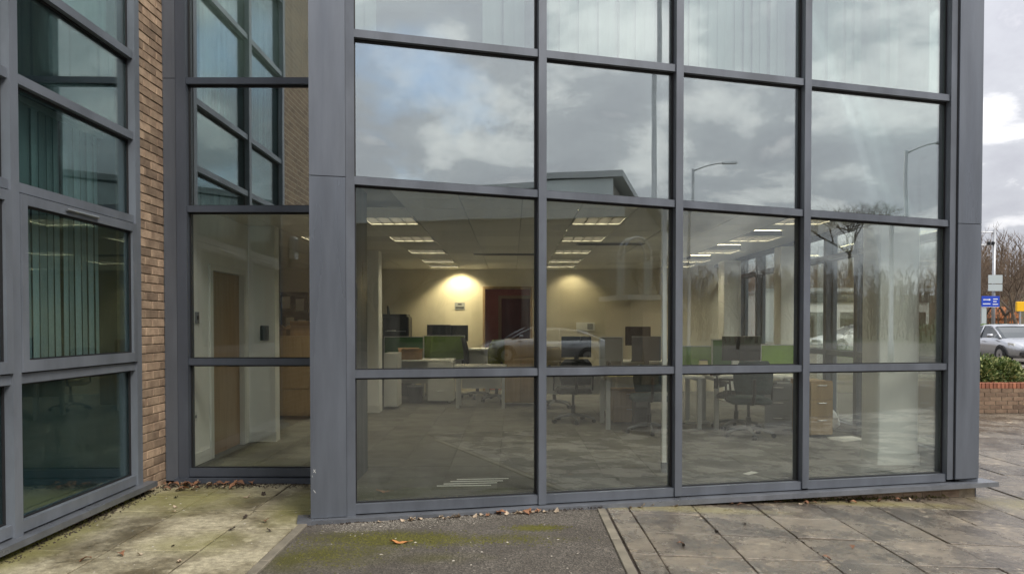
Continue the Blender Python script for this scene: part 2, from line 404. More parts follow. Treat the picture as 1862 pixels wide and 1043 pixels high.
# ------------------------------------------------------------------ mesh helpers
class MB:
    def __init__(s): s.v, s.f = [], []
    def add(s, vs, fs):
        k = len(s.v); s.v += [tuple(v) for v in vs]; s.f += [tuple(i + k for i in f) for f in fs]; return s
    def hexa(s, p):   # 8 points: bottom 4 ccw, top 4 ccw
        return s.add(p, [(3, 2, 1, 0), (4, 5, 6, 7), (0, 1, 5, 4), (1, 2, 6, 5), (2, 3, 7, 6), (3, 0, 4, 7)])
    def box(s, x0, x1, y0, y1, z0, z1):
        return s.hexa([(x0, y0, z0), (x1, y0, z0), (x1, y1, z0), (x0, y1, z0), (x0, y0, z1), (x1, y0, z1), (x1, y1, z1), (x0, y1, z1)])
    def slope(s, x0, x1, y0, y1, za0, za1, zb0, zb1):   # bottom/top heights at x0 (a) and x1 (b)
        return s.hexa([(x0, y0, za0), (x1, y0, zb0), (x1, y1, zb0), (x0, y1, za0), (x0, y0, za1), (x1, y0, zb1), (x1, y1, zb1), (x0, y1, za1)])
    def bbox(s, x0, x1, y0, y1, z0, z1, b):     # box with chamfered vertical and top edges
        pts = [(x0 + b, y0), (x1 - b, y0), (x1, y0 + b), (x1, y1 - b), (x1 - b, y1), (x0 + b, y1), (x0, y1 - b), (x0, y0 + b)]
        cx, cy = (x0 + x1) / 2, (y0 + y1) / 2
        ins = [(min(max(x, x0 + b), x1 - b), min(max(y, y0 + b), y1 - b)) for x, y in pts]
        vs = [(x, y, z0) for x, y in pts] + [(x, y, z1 - b) for x, y in pts] + [(x, y, z1) for x, y in ins]
        fs = [tuple(range(7, -1, -1))]
        for k in range(8):
            j = (k + 1) % 8
            fs += [(k, j, 8 + j, 8 + k), (8 + k, 8 + j, 16 + j, 16 + k)]
        fs.append(tuple(range(16, 24)))
        return s.add(vs, fs)
    def prism(s, pts, z0, z1):
        n = len(pts)
        return s.add([(x, y, z0) for x, y in pts] + [(x, y, z1) for x, y in pts],
                     [tuple(range(n - 1, -1, -1)), tuple(range(n, 2 * n))] + [(i, (i + 1) % n, n + (i + 1) % n, n + i) for i in range(n)])
    def tube(s, pts, rad, n=6, caps=True):
        pts = [Vector(p) for p in pts]
        if not isinstance(rad, (list, tuple)): rad = [rad] * len(pts)
        rings = []
        for i, p in enumerate(pts):
            d = (pts[min(i + 1, len(pts) - 1)] - pts[max(i - 1, 0)])
            if d.length < 1e-9: d = Vector((0, 0, 1))
            d.normalize()
            a = d.cross(Vector((0, 0, 1)) if abs(d.z) < 0.9 else Vector((1, 0, 0))).normalized()
            c = d.cross(a)
            rings.append([p + (a * math.cos(q) + c * math.sin(q)) * rad[i] for q in [2 * math.pi * k / n for k in range(n)]])
        vs = [v for r_ in rings for v in r_]
        fs = []
        for i in range(len(pts) - 1):
            for k in range(n):
                j = (k + 1) % n
                fs.append((i * n + k, i * n + j, (i + 1) * n + j, (i + 1) * n + k))
        if caps and n > 2:
            fs += [tuple(range(n - 1, -1, -1)), tuple((len(pts) - 1) * n + k for k in range(n))]
        return s.add(vs, fs)
    def lathe(s, prof, n=16, c=(0, 0, 0)):
        vs = [(c[0] + r_ * math.cos(2 * math.pi * k / n), c[1] + r_ * math.sin(2 * math.pi * k / n), c[2] + z) for r_, z in prof for k in range(n)]
        fs = [(i * n + k, i * n + (k + 1) % n, (i + 1) * n + (k + 1) % n, (i + 1) * n + k) for i in range(len(prof) - 1) for k in range(n)]
        fs += [tuple(range(n - 1, -1, -1)), tuple((len(prof) - 1) * n + k for k in range(n))]
        return s.add(vs, fs)
    def mesh(s, name, m, smooth=False):
        me = bpy.data.meshes.new(name)
        me.from_pydata(s.v, [], s.f)
        me.materials.append(MATS[m])
        if smooth: me.polygons.foreach_set('use_smooth', [True] * len(me.polygons))
        me.update()
        return me
    def build(s, name, m, parent=None, smooth=False, loc=None):
        return put(name, s.mesh(name, m, smooth), parent, loc)

WORLD0 = {}
def put(name, me, parent=None, loc=None, rot=None):
    o = bpy.data.objects.new(name, me)
    COL.objects.link(o)
    if parent: o.parent = parent
    if loc is not None: o.location = loc
    if rot is not None: o.rotation_euler = rot
    return o
def tag(o, label, cat, group=None):
    o['label'] = label; o['category'] = cat
    if group: o['group'] = group
    return o
def struct(o, label=None):
    o['kind'] = 'structure'
    if label: o['label'] = label
    return o
def stuff(o, label=None, cat=None):
    o['kind'] = 'stuff'
    if label: o['label'] = label
    if cat: o['category'] = cat
    return o
def thing(name, label, cat, loc=(0, 0, 0), rz=0.0, group=None):
    o = bpy.data.objects.new(name, None)
    o.empty_display_size = 0.1
    COL.objects.link(o)
    o.location = loc; o.rotation_euler = (0, 0, rz)
    return tag(o, label, cat, group)
def copy_tree(o, parent=None):
    c = o.copy(); COL.objects.link(c); c.parent = parent
    for ch in list(o.children): copy_tree(ch, c)
    return c

# pixel of the photograph -> point in the place
def ray(px, py):
    x, z = (px - PX0) / F, (PY0 - py) / F
    return Vector((x, math.cos(PITCH) + z * math.sin(PITCH), -math.sin(PITCH) + z * math.cos(PITCH)))
def at(px, py, Y):
    r_ = ray(px, py); return r_ * (Y / r_.y) + Vector((0, 0, H))
def onz(px, py, z=0.0):
    r_ = ray(px, py); return r_ * ((z - H) / r_.z) + Vector((0, 0, H))
FA = R(14)
FD, FN = Vector((math.cos(FA), math.sin(FA), 0)), Vector((-math.sin(FA), math.cos(FA), 0))
FP = at(637, 600, 5.88); FP.z = 0
def fac_u(px, py=500):
    r_ = ray(px, py); c = Vector((0, 0, H))
    q = c + r_ * ((FP - c).dot(FN) / r_.dot(FN))
    return (q - FP).dot(FD), q.z
def fp(u, v=0.0, z=0.0): return FP + FD * u + FN * v + Vector((0, 0, z))
def mirrored(px, py, Yv):            # the real place of what the main glass shows at this pixel as if Yv deep
    q = at(px, py, Yv)
    return q - FN * (2 * (q - FP).dot(FN))
def gz(x):
    return -0.04 * min(max(x - 0.3, 0), 4.6)
FLOOR, CEIL = 0.12, 2.75
GZF = 0.10          # the road beyond lies a little higher

# ================================================================== GROUND
mb = MB()
xs, ys = [-400, 0.3, 4.9, 400], [-400, 3, 15.5, 25, 400]
for y in ys:
    for x in xs: mb.v.append((x, y, gz(x) if y < 20 else GZF))
for j in range(4):
    for i in range(3): mb.f.append((j * 4 + i, j * 4 + i + 1, (j + 1) * 4 + i + 1, (j + 1) * 4 + i))
ground = struct(mb.build('ground', 'asphalt'), 'worn dark asphalt with moss patches and pale grit')

paving_left = struct(MB().box(-3.40, -1.64, 2.3, 7.2, -0.05, 0.002).build('paving_left', 'soil'), 'stained tan concrete paving beside the left wing')
paving_right = struct(MB().slope(0.80, 4.9, 3.0, 6.0, -0.1, gz(0.8) + 0.002, gz(4.9) - 0.1, gz(4.9) + 0.002)
                      .build('paving_right', 'soil'), 'damp grey brown concrete paving right of the asphalt')
SLABS = {}
def slab(parent, x0, x1, y0, y1, m, tilt):
    g_ = 0.005
    wx, wy = round(x1 - x0 - 2 * g_, 3), round(y1 - y0 - 2 * g_, 3)
    if (wx, wy, m) not in SLABS:
        SLABS[(wx, wy, m)] = MB().bbox(-wx / 2, wx / 2, -wy / 2, wy / 2, -0.04, 0.012, 0.004).mesh('paving_slab', m)
    x = (x0 + x1) / 2
    return put('paving_slab', SLABS[(wx, wy, m)], parent, (x, (y0 + y1) / 2, gz(x) + random.uniform(-0.004, 0.004)),
               (random.uniform(-0.006, 0.006), (math.atan(0.04) if tilt else 0) + random.uniform(-.006, .006), random.uniform(-.006, .006)))
rows = [7.17, 6.61, 6.08, 5.55, 5.02, 4.49, 3.96, 3.43, 2.9, 2.37]
cx = [-3.375, -2.755, -2.135, -1.655]
for j in range(9):
    for i in range(3):
        x1 = cx[i + 1] if not (i == 2 and j < 3) else -1.605
        slab(paving_left, cx[i], x1, rows[j + 1], rows[j], 'slab_left', False)
rest = MB()
for c in range(-1, 21):
    x0, x1 = (0.805, 1.0) if c < 0 else (1.0 + 0.58 * c, 1.58 + 0.58 * c)
    xm = (x0 + x1) / 2
    y = 6.15 - .57 * 7
    while y < 14.3:
        y1 = min(y + .57, 14.32)
        fy = FP.y + (xm - FP.x) * math.tan(FA)
        if x1 < 4.75 and y > fy + 0.1: break
        sx = PX0 + F * x0 / max(y, 0.5)
        tilt = xm < 4.9
        if y1 > 4.2 and sx < 2000:
            slab(paving_right, x0, x1, y, y1, 'slab_right', tilt)
        else:
            rest.slope(x0 + .005, x1 - .005, y + .005, y1 - .005, gz(x0) - .04, gz(x0) + .011, gz(x1) - .04, gz(x1) + .011)
        y = y1
stuff(rest.build('paving_beyond', 'slab_right', paving_right))
# concrete edgings of the asphalt strip
edge_bar = thing('paving_edging', 'thin concrete edging strip between the asphalt and right hand slabs', 'edging', (0.755, 6.25, gz(0.75)))
for k in range(4):
    MB().bbox(-0.034, 0.034, -0.9 * (k + 1) + 0.004, -0.9 * k - 0.004, -0.08, 0.014, 0.005).build('edging_stone', 'edging', edge_bar)
edge_bar = thing('paving_edging', 'thin concrete edging strip between the left paving and the asphalt', 'edging', (-1.615, 5.69, 0))
for k in range(3):
    MB().bbox(-0.034, 0.034, -0.9 * (k + 1) + 0.004, -0.9 * k - 0.004, -0.08, 0.016, 0.005).build('edging_stone', 'edging', edge_bar)

# ================================================================== CURTAIN WALLS (local x along the wall, y inward, z up)
def z_const(z): return lambda u: z
def curtain(parent, U, Z, m, gl, mw, th, ztop, zbot, skip=(), depth=0.12, gasket_w=0.016, glrow=None, mdepth=None):
    for u in U:
        MB().box(u - mw / 2, u + mw / 2, -0.03, mdepth or depth, zbot, ztop).build('mullion', m, parent)
    for k, zf in enumerate(Z):
        h = th if k else th * 1.2
        for a, b_ in zip(U[:-1], U[1:]):
            x0, x1 = a + mw / 2, b_ - mw / 2
            MB().slope(x0, x1, -0.014, depth - 0.003, zf(x0) - h / 2, zf(x0) + h / 2, zf(x1) - h / 2, zf(x1) + h / 2).build('transom', m, parent)
    for k in range(len(Z) - 1):
        for i, (a, b_) in enumerate(zip(U[:-1], U[1:])):
            if (i, k) in skip: continue
            x0, x1 = a + mw / 2, b_ - mw / 2
            lo = lambda x: Z[k](x) + (th if k else th * 1.2) / 2
            hi = lambda x: Z[k + 1](x) - th / 2
            glaze(parent, x0, x1, lo, hi, (glrow or {}).get(k, gl), gasket_w)
def glaze(parent, x0, x1, lo, hi, gl, gw=0.016, v=0.045):
    p = MB().slope(x0 + .003, x1 - .003, v, v + 0.006, lo(x0) + .003, hi(x0) - .003, lo(x1) + .003, hi(x1) - .003).build('glass_pane', gl, parent)
    q = MB()
    q.slope(x0, x1, v - .014, v - .001, lo(x0), lo(x0) + gw * .7, lo(x1), lo(x1) + gw * .7)
    q.slope(x0, x1, v - .014, v - .001, hi(x0) - gw, hi(x0), hi(x1) - gw, hi(x1))
    q.box(x0, x0 + gw * .8, v - .0135, v - .0015, lo(x0) + gw * .7, hi(x0) - gw)
    q.box(x1 - gw, x1, v - .0135, v - .0015, lo(x1) + gw * .7, hi(x1) - gw)
    q.build('gasket', 'gasket', p)
    return p

ROOFZ = 6.3
# ---- main front
front = thing('curtain_wall', 'grey framed glass curtain wall of the angled office front', 'curtain wall', FP, FA)
UM = [fac_u(p)[0] for p in (637, 985, 1232.5, 1464, 1727)]
zs = lambda u: 0.079 - 0.0057 * u
ZM = [zs, lambda u: 1.157 - 0.0031 * u, lambda u: 2.693 - 0.0269 * u, lambda u: 3.848 - 0.0158 * u, z_const(5.30), z_const(ROOFZ - 0.03)]
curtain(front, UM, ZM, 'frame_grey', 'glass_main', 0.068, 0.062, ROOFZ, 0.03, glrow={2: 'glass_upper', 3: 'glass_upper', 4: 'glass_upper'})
uL0, uL1 = fac_u(563)[0], fac_u(628.5)[0]
uR0, uR1 = fac_u(1734)[0], fac_u(1776)[0]
UE = fac_u(1798, 880)[0]
sill = MB().slope(fac_u(541, 940)[0], UE, -0.115, 0.10, -0.012, 0.033, -0.0057 * UE - 0.012, 0.033 - 0.0057 * UE).build('sill', 'sill_metal', front)
# cladding posts at both ends, two panels each with an open joint
def post(parent, u0, u1, zj, name='corner_post', v0=-0.05, v1=0.14):
    c = MB().box(u0 + .012, u1 - .012, v0 + .012, v1 - .01, 0.025, ROOFZ).build(name, 'gasket', parent)
    MB().box(u0, u1, v0, v1, 0.036, zj - 0.003).build('cladding_panel', 'cladding', c)
    MB().box(u0, u1, v0, v1, zj + 0.003, ROOFZ).build('cladding_panel', 'cladding', c)
    return c
pl = post(front, uL0, uL1, fac_u(590, 322)[1])
pr = post(front, uR0, uR1, fac_u(1755, 408)[1])
m_ = MB()
m_.box(uL0 + .012, uL0 + .014, -0.0525, -0.0505, 0.36, 0.375)
for (u_, z_, l_, a_) in ((uL0 + .02, .42, .035, 1), (uL0 + .035, .42, .03, -1), (uL0 + .02, .26, .03, 1)):
    m_.add([(u_, -.0512, z_), (u_ + .004, -.0512, z_), (u_ + .004 + l_ * .5 * a_, -.0512, z_ - l_ * .8), (u_ + l_ * .5 * a_, -.0512, z_ - l_ * .8)], [(0, 1, 2, 3)])
m_.build('scratch', 'mark_white', pl)
# dark strip between frame and post
MB().box(uL1 + .001, UM[0] - .035, -0.02, 0.1, 0.03, ROOFZ).build('joint_strip', 'gasket', front)
MB().box(UM[4] + .035, uR0 - .001, -0.035, 0.1, 0.03, ROOFZ).build('joint_strip', 'gasket', front)
# spandrel boards behind row two, capping on top
for a, b_ in zip(UM[:-1], UM[1:]):
    MB().slope(a + .036, b_ - .036, 0.10, 0.118, ZM[2](a) + .02, ZM[3](a) + .02, ZM[2](b_) + .02, ZM[3](b_) + .02).build('spandrel_board', 'spandrel', front)
MB().box(uL0 - .02, uR1 + .02, -0.10, 0.3, ROOFZ + .002, ROOFZ + .14).build('roof_capping', 'cladding', front)

CORNER = fp(uR1)                        # outer right corner
XC = CORNER.x
# ---- brick plinth under the sill
def brick_mesh(l, d, h, m): return MB().bbox(-l / 2, l / 2, -d / 2, d / 2, -h / 2, h / 2, 0.005).mesh('brick', m)
plinth = thing('brick_plinth', 'low mossy brick plinth showing under the right half of the front sill', 'plinth', FP, FA)
PB = brick_mesh(0.213, 0.09, 0.066, 'brick')
MB().slope(1.6, uR1 + .02, 0.012, 0.09, -0.45, -0.035, -0.45, -0.055).build('mortar_core', 'mortar', plinth)
for r_ in range(2):
    for k in range(20):
        u_ = 1.75 + 0.225 * k + (0.11 if r_ else 0)
        if u_ > uR1 - .08: break
        put('brick', PB, plinth, (u_, 0.05, -0.088 - 0.076 * r_ - 0.0057 * u_), (0, 0.0057, 0))
mo = MB()
for k in range(420):
    u_ = random.choice([random.gauss(4.9, .35), random.uniform(2.2, 5.9), random.gauss(3.9, .3)])
    if not 2.1 < u_ < 5.8: continue
    gx = fp(u_).x
    z_ = gz(gx) + random.uniform(0.0, 0.035) * random.random()
    r_ = random.uniform(.006, .018)
    v_ = random.uniform(-.03, .0)
    mo.add([(u_ - r_, v_, z_), (u_ + r_, v_, z_), (u_, v_ - r_, z_ + r_ * .4), (u_, v_ + r_ * .3, z_ + r_ * 1.2)], [(0, 1, 3), (0, 2, 3), (1, 2, 3), (0, 1, 2)])
stuff(mo.build('moss', 'moss', plinth))

# ---- left end return of the front (cladding) back to the recess
RY = 7.19
pL = fp(uL0)
ret = tag(MB().box(pL.x + .004, pL.x + .16, pL.y + .06, RY + .1, 0.0, ROOFZ).build('return_wall', 'cladding'), 'narrow grey cladding return between the front and the recessed window', 'wall')

# ---- recessed window bay
WX = -3.37
rec = thing('recessed_window', 'grey framed recessed window bay, shade painted into the frames, beside the brick pier', 'window', (0, RY, 0))
UR = [-3.19, pL.x + 0.02]
ZR = [z_const(0.112), z_const(1.19), z_const(2.67), z_const(3.90), z_const(5.2), z_const(6.27)]
curtain(rec, UR, ZR, 'recess_frame_shaded', 'glass_recess', 0.098, 0.062, ROOFZ, 0.065, glrow={2: 'glass_upper', 3: 'glass_upper'})
post(rec, WX + .004, -3.245, 3.9 + .02, 'corner_trim', -0.02, 0.14)
MB().box(WX + .1, pL.x + .01, -0.06, 0.12, 0.012, 0.063).build('sill', 'recess_frame_shaded', rec)
MB().box(-3.14, pL.x, 0.10, 0.118, 2.72, 3.86).build('spandrel_board', 'spandrel', rec)

# ---- left wing
wing = thing('wing_window', 'tall grey framed window wall of the left wing', 'window', (WX, 0, 0), R(90))
UW = [3.62, 4.99, 6.63]
ZW = [z_const(0.165), z_const(1.18), z_const(2.485), z_const(3.22), z_const(3.93), z_const(5.2), z_const(6.27)]
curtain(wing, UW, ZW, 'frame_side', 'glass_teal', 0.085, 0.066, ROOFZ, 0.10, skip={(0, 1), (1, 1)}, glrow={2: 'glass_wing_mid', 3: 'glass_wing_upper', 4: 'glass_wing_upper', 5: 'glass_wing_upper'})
MB().box(3.5, 6.80, -0.10, 0.06, 0.066, 0.112).build('sill', 'sill_metal', wing)
for i in (0, 1):                         # top hung opening sashes
    x0, x1 = UW[i] + .0425, UW[i + 1] - .0425
    z0, z1 = 1.18 + .033, 2.485 - .033
    s_ = MB()
    f_ = 0.072
    s_.box(x0 + .006, x0 + f_, -.04, .05, z0 + .012, z1 - .012).box(x1 - f_, x1 - .006, -.04, .05, z0 + .012, z1 - .012)
    s_.box(x0 + f_, x1 - f_, -.0385, .0485, z0 + .012, z0 + f_ + .02).box(x0 + f_, x1 - f_, -.0385, .0485, z1 - f_ - .01, z1 - .012)
    so_ = s_.build('sash', 'frame_side', wing)
    glaze(so_, x0 + f_, x1 - f_, z_const(z0 + f_ + .02), z_const(z1 - f_ - .01), 'glass_teal', v=-.005)
    MB().tube([(x0 + .50, -.052, z1 - .045), (x0 + .92, -.052, z1 - .045)], .011, 8).build('pull_bar', 'steel_bar', so_)
    MB().box(x0 + .005, x1 - .005, -.012, .04, z0 + .001, z0 + .011).build('drip_gap', 'gasket', so_)
for i in (0, 1):
    MB().box(UW[i] + .045, UW[i + 1] - .045, .10, .118, .2, 1.16).build('spandrel_board', 'teal_spandrel', wing)
    MB().box(UW[i] + .045, UW[i + 1] - .045, .14, .158, 3.2, 3.9).build('spandrel_board', 'teal_spandrel', wing)
# brick pier between the wing window and the recess: every brick its own piece
pier = thing('brick_pier', 'tall narrow buff brick pier beside the left wing window', 'pier', (WX, 6.69, 0))
MB().box(-0.2, -0.012, 0.0, 0.49, -0.05, ROOFZ).build('mortar_core', 'mortar', pier)
CH = 0.0815
variants = {l: brick_mesh(0.10, l, CH - 0.011, 'brick') for l in (0.235, 0.112, 0.155)}
for r_ in range(int(ROOFZ / CH)):
    seq = [0.235, 0.235] if r_ % 2 else [0.112, 0.235, 0.112]
    y = 0.006
    for l in seq:
        put('brick', variants[l], pier, (-0.05 + random.uniform(-.0025, .0025), y + l / 2, CH * (r_ + 0.5) - 0.02), (random.uniform(-.006, .006), 0, random.uniform(-.01, .01)))
        y += l + 0.011
# wing plinth
wp = thing('brick_plinth', 'mossy brick plinth under the left wing window sill', 'plinth', (WX, 3.4, 0))
MB().box(-0.2, -0.012, 0.0, 3.28, -0.1, 0.064).build('mortar_core', 'mortar', wp)
PL = brick_mesh(0.10, 0.213, 0.066, 'brick')
for r_ in range(2):
    for k in range(14):
        y = 0.12 + 0.2255 * k + (0.11 if r_ else 0)
        put('brick', PL, wp, (-0.05, y, 0.028 - 0.077 * r_))
mo = MB()
for k in range(700):
    y = random.choice([random.gauss(1.3, .45), random.uniform(0.3, 3.2), random.gauss(1.6, .2)])
    x = random.uniform(-.005, .05) * random.random()
    r_ = random.uniform(.006, .02)
    z_ = random.uniform(0, .05) * random.random()
    mo.add([(x, y - r_, z_), (x, y + r_, z_), (x + r_, y, z_ + .3 * r_), (x + r_ * .2, y, z_ + r_ * 1.3)], [(0, 1, 3), (0, 2, 3), (1, 2, 3), (0, 1, 2)])
stuff(mo.build('moss', 'moss', wp))
# wing brickwork nearer the camera (outside the picture, seen in the recess glass) with a wall light
bw = tag(MB().box(WX - .25, WX, -1.5, 3.56, -0.1, ROOFZ + 1.6).build('brick_wall', 'brick_wall_far'), 'buff brick wall of the left wing reflected in the recessed window', 'wall')
m, t, b = MATS['brick_wall_far'], MATS['brick_wall_far'].node_tree, MATS['brick_wall_far'].node_tree.nodes['Principled BSDF']
g_ = N(t, 'ShaderNodeNewGeometry')
sw = N(t, 'ShaderNodeSeparateXYZ', {0: g_.outputs['Position']})
cb = N(t, 'ShaderNodeCombineXYZ', {0: sw.outputs[1], 1: sw.outputs[2]})
bt = N(t, 'ShaderNodeTexBrick', {'Vector': cb.outputs[0], 'Color1': (.22, .15, .09, 1), 'Color2': (.14, .09, .055, 1), 'Mortar': (.34, .28, .2, 1), 'Scale': 1.0, 'Mortar Size': .006, 'Brick Width': .225, 'Row Height': CH})
t.links.new(bt.outputs['Color'], b.inputs['Base Color'])
wl = thing('wall_light', 'small white box light on the brick wall, seen reflected in the recess', 'wall light', (WX, 3.05, 2.75))
MB().bbox(0.002, 0.09, -.10, .10, -.17, .17, .012).build('housing', 'white_paint', wl)
MB().box(0.0915, 0.10, -.07, .07, -.06, .13).build('lens', 'grey_plastic', wl)

# ================================================================== BUILDING SHELL
inner = [fp(uL0 + .1, .13), fp(uR1 - .25, .13), Vector((XC - .06, CORNER.y + .35, 0)), Vector((XC - .06, 16.3, 0)), Vector((-6.5, 16.3, 0)), Vector((-6.5, RY + .125, 0)), Vector((pL.x + .12, RY + .125, 0))]
inner2 = [(p.x, p.y) for p in inner]
ofl = struct(MB().prism(inner2, -0.02, FLOOR - 0.008).build('office_floor', 'carpet_base'), 'grey carpet tile floor inside the office')
ct = MB().bbox(-.249, .249, -.249, .249, -.007, 0, .002).mesh('carpet_tile', 'carpet')
for i in range(-7, 9):
    for j in range(12, 26):
        x, y = i * .5 + .12, j * .5 + .2
        vv = min((Vector((x + dx, y + dy, 0)) - FP).dot(FN) for dx in (-.25, .25) for dy in (-.25, .25))
        if vv < .13 or (x < pL.x + .42 and y - .25 < RY + .13) or x < -3.1 or x > XC - .35: continue
        put('carpet_tile', ct, ofl, (x, y, FLOOR + random.uniform(-.001, .001)), (0, 0, random.choice((0, math.pi / 2))))
ocl = struct(MB().prism(inner2, CEIL + .085, CEIL + .14).build('office_ceiling', 'ceiling_grid'), 'suspended tile ceiling of the office')
LIGHTS = [(-1.4, y) for y in (8.6, 10.4, 12.2, 14.0, 15.2)] + [(1.0, y) for y in (8.6, 10.4, 12.2, 14.0, 15.2)] + [(3.4, y) for y in (8.6, 10.4, 12.2, 14.0, 15.2)] + [(-2.6, 10.4)]  # last entry: added fitting, out of view, brightens the recess corridor
tile = MB().bbox(-.296, .296, -.296, .296, 0, .012, .003)
tile.v = [(x, y, .012 - z) for x, y, z in tile.v]; tile.f = [f[::-1] for f in tile.f]
tile = tile.mesh('ceiling_tile', 'ceiling_white')
for i in range(-6, 8):
    for j in range(0, 17):
        x, y = -1.4 + .6 * (i - 0), 6.2 + .6 * j
        if (Vector((x, y, 0)) - FP).dot(FN) < .45 or x < -3.2 and y < 9.4 or x > XC - .4 or (x < pL.x + .3 and y < RY + .45) or y > 15.8: continue
        if any(abs(x - lx) < .45 and abs(y - ly) < .45 for lx, ly in LIGHTS): continue
        put('ceiling_tile', tile, ocl, (x, y, CEIL))
struct(MB().prism(inner2, 2.93, 3.66).build('upper_floor', 'room_grey'))
struct(MB().prism([(p.x, p.y) for p in (fp(uL0, .1), fp(uR1, .1), Vector((XC, CORNER.y + .2, 0)), Vector((XC, 16.5, 0)), Vector((-6.6, 16.5, 0)), Vector((-6.6, RY + .1, 0)), Vector((pL.x, RY + .1, 0)))], ROOFZ, ROOFZ + .12).build('roof', 'room_grey'))
struct(MB().box(-6.5, XC - .1, 11.0, 11.1, 3.66, ROOFZ).build('upper_back_wall', 'room_grey'))
struct(MB().box(-6.6, -6.5, RY + .1, 16.4, 0, ROOFZ).build('far_left_wall', 'plaster_white'))
# back wall with a doorway to a red lobby
dx0, dx1 = at(882, 590, 16).x, at(964, 590, 16).x
dz = 2.32
bwall = struct(MB().box(-6.5, dx0, 16.0, 16.15, 0, CEIL + .1).box(dx1, XC - .1, 16.0, 16.15, 0, CEIL + .1).box(dx0, dx1, 16.0, 16.15, dz, CEIL + .1).build('back_wall', 'plaster_cream'), 'cream back wall of the office')
dm = MB().box(dx0 - .05, dx0, 15.97, 16.16, FLOOR, dz + .05).box(dx1, dx1 + .05, 15.97, 16.16, FLOOR, dz + .05).box(dx0, dx1, 15.97, 16.16, dz, dz + .05).build('door_frame', 'wood_door', bwall)
struct(MB().box(dx0 - 1.5, dx1 + 1.5, 18.6, 18.7, 0, 2.9).box(dx0 - 1.6, dx0 - 1.5, 16.16, 18.7, 0, 2.9).box(dx1 + 1.5, dx1 + 1.6, 16.16, 18.7, 0, 2.9).box(dx0 - 1.6, dx1 + 1.6, 16.16, 18.7, 2.8, 2.9).box(dx0 - 1.6, dx1 + 1.6, 16.16, 18.7, 0, .1).build('lobby_walls', 'red_wall'), 'dull red lobby behind the doorway')
ld = thing('lobby_door', 'dark red panelled door deep in the lobby beyond the doorway', 'door', (dx0 + .72, 18.58, .1))
MB().box(-.4, .4, -.05, 0, 0, 2.1).build('leaf', 'dark_red_door', ld)
MB().box(-.48, -.4, -.07, 0, 0, 2.18).box(.4, .48, -.07, 0, 0, 2.18).box(-.4, .4, -.07, 0, 2.1, 2.18).build('frame', 'wood_door', ld)
MB().tube([(.3, -.08, 1), (.3, -.11, 1), (.2, -.11, 1)], .012).build('handle', 'steel_bar', ld)

ll = thing('lobby_light', 'round ceiling light in the red lobby', 'ceiling light', (dx0 + .2, 17.3, 2.8))
MB().lathe([(.2, -.06), (.24, -.03), (.24, 0), (.1, 0)], 20).build('diffuser', 'lobby_diffuser', ll, True)
MB().lathe([(.25, -.03), (.26, -.03), (.26, -.001), (.25, -.001)], 20).build('rim', 'white_paint', ll, True)

# right side wall: glazed, with deep dark fins, white boxed columns inside
side = thing('side_window_wall', 'glazed side wall of the office with deep dark fins', 'window wall', (XC, 0, 0), R(90))
US = [CORNER.y + .42, 8.72, 9.67, 10.62, 11.6, 12.6, 13.6, 14.6, 15.5, 16.3]
ZS = [z_const(0.18), z_const(1.16), z_const(2.50), z_const(3.75), z_const(5.0), z_const(6.27)]
curtain(side, US, ZS, 'recess_frame_shaded', 'glass_side', 0.10, 0.07, ROOFZ, 0.0, mdepth=0.125)
MB().box(7.4, 16.4, -.05, .12, -.25, .14).build('base_wall', 'frame_grey', side)
MB().box(8.0, 16.3, .10, .25, 2.78, 3.7).build('spandrel_board', 'spandrel', side)
# corner post wraps round to the side
m_ = MB()
q = [fp(uR1 - .004, -.046), fp(uR1 - .004, .3), Vector((XC - .3, CORNER.y + .42, 0)), Vector((XC + .01, CORNER.y + .42, 0)), ]
m_.prism([(p.x, p.y) for p in (fp(uR1 - .002, -.044), Vector((XC + .012, CORNER.y + .44, 0)), Vector((XC - .12, CORNER.y + .44, 0)), fp(uR1 - .16, .02))], .0, ROOFZ)
tag(m_.build('corner_return', 'cladding'), 'grey cladding return at the outer right corner', 'wall')

# left wing room behind its window
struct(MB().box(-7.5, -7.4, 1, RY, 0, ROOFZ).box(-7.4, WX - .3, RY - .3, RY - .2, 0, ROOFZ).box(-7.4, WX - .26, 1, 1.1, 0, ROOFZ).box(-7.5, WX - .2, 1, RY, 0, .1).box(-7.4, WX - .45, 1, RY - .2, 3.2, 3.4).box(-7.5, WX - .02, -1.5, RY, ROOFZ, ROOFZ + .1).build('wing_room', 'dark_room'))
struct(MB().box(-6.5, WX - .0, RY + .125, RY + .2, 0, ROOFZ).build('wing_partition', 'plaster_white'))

# vertical blinds: every slat its own part
def blinds(name, label, org, rz, spans, v, z0, z1, m, pitch=0.092, width=0.098, ang=12):
    b_ = thing(name, label, 'blind', org, rz)
    me = MB()
    for k in range(4):
        pass
    w2 = width / 2
    me.add([(-w2, 0, z0), (-w2 * .4, -.004, z0), (w2 * .4, -.004, z0), (w2, 0, z0), (-w2, 0, z1), (-w2 * .4, -.004, z1), (w2 * .4, -.004, z1), (w2, 0, z1)],
           [(0, 1, 5, 4), (1, 2, 6, 5), (2, 3, 7, 6)])
    me.add([(-w2, .0012, z0), (w2, .0012, z0), (w2, .0012, z1), (-w2, .0012, z1)], [(3, 2, 1, 0)])
    me = me.mesh('slat', m)
    for a, c in spans:
        n = max(1, int((c - a) / pitch))
        for k in range(n):
            put('slat', me, b_, (a + (k + .5) * pitch, v, 0), (random.uniform(-.004, .004), 0, R(ang + random.uniform(-9, 9))))
    lo, hi = min(s[0] for s in spans), max(s[1] for s in spans)
    MB().box(lo, hi, v - .02, v + .025, z1 + .002, z1 + .045).build('head_rail', 'white_laminate', b_)
    return b_
pu = lambda p, y=60: fac_u(p, y)[0]
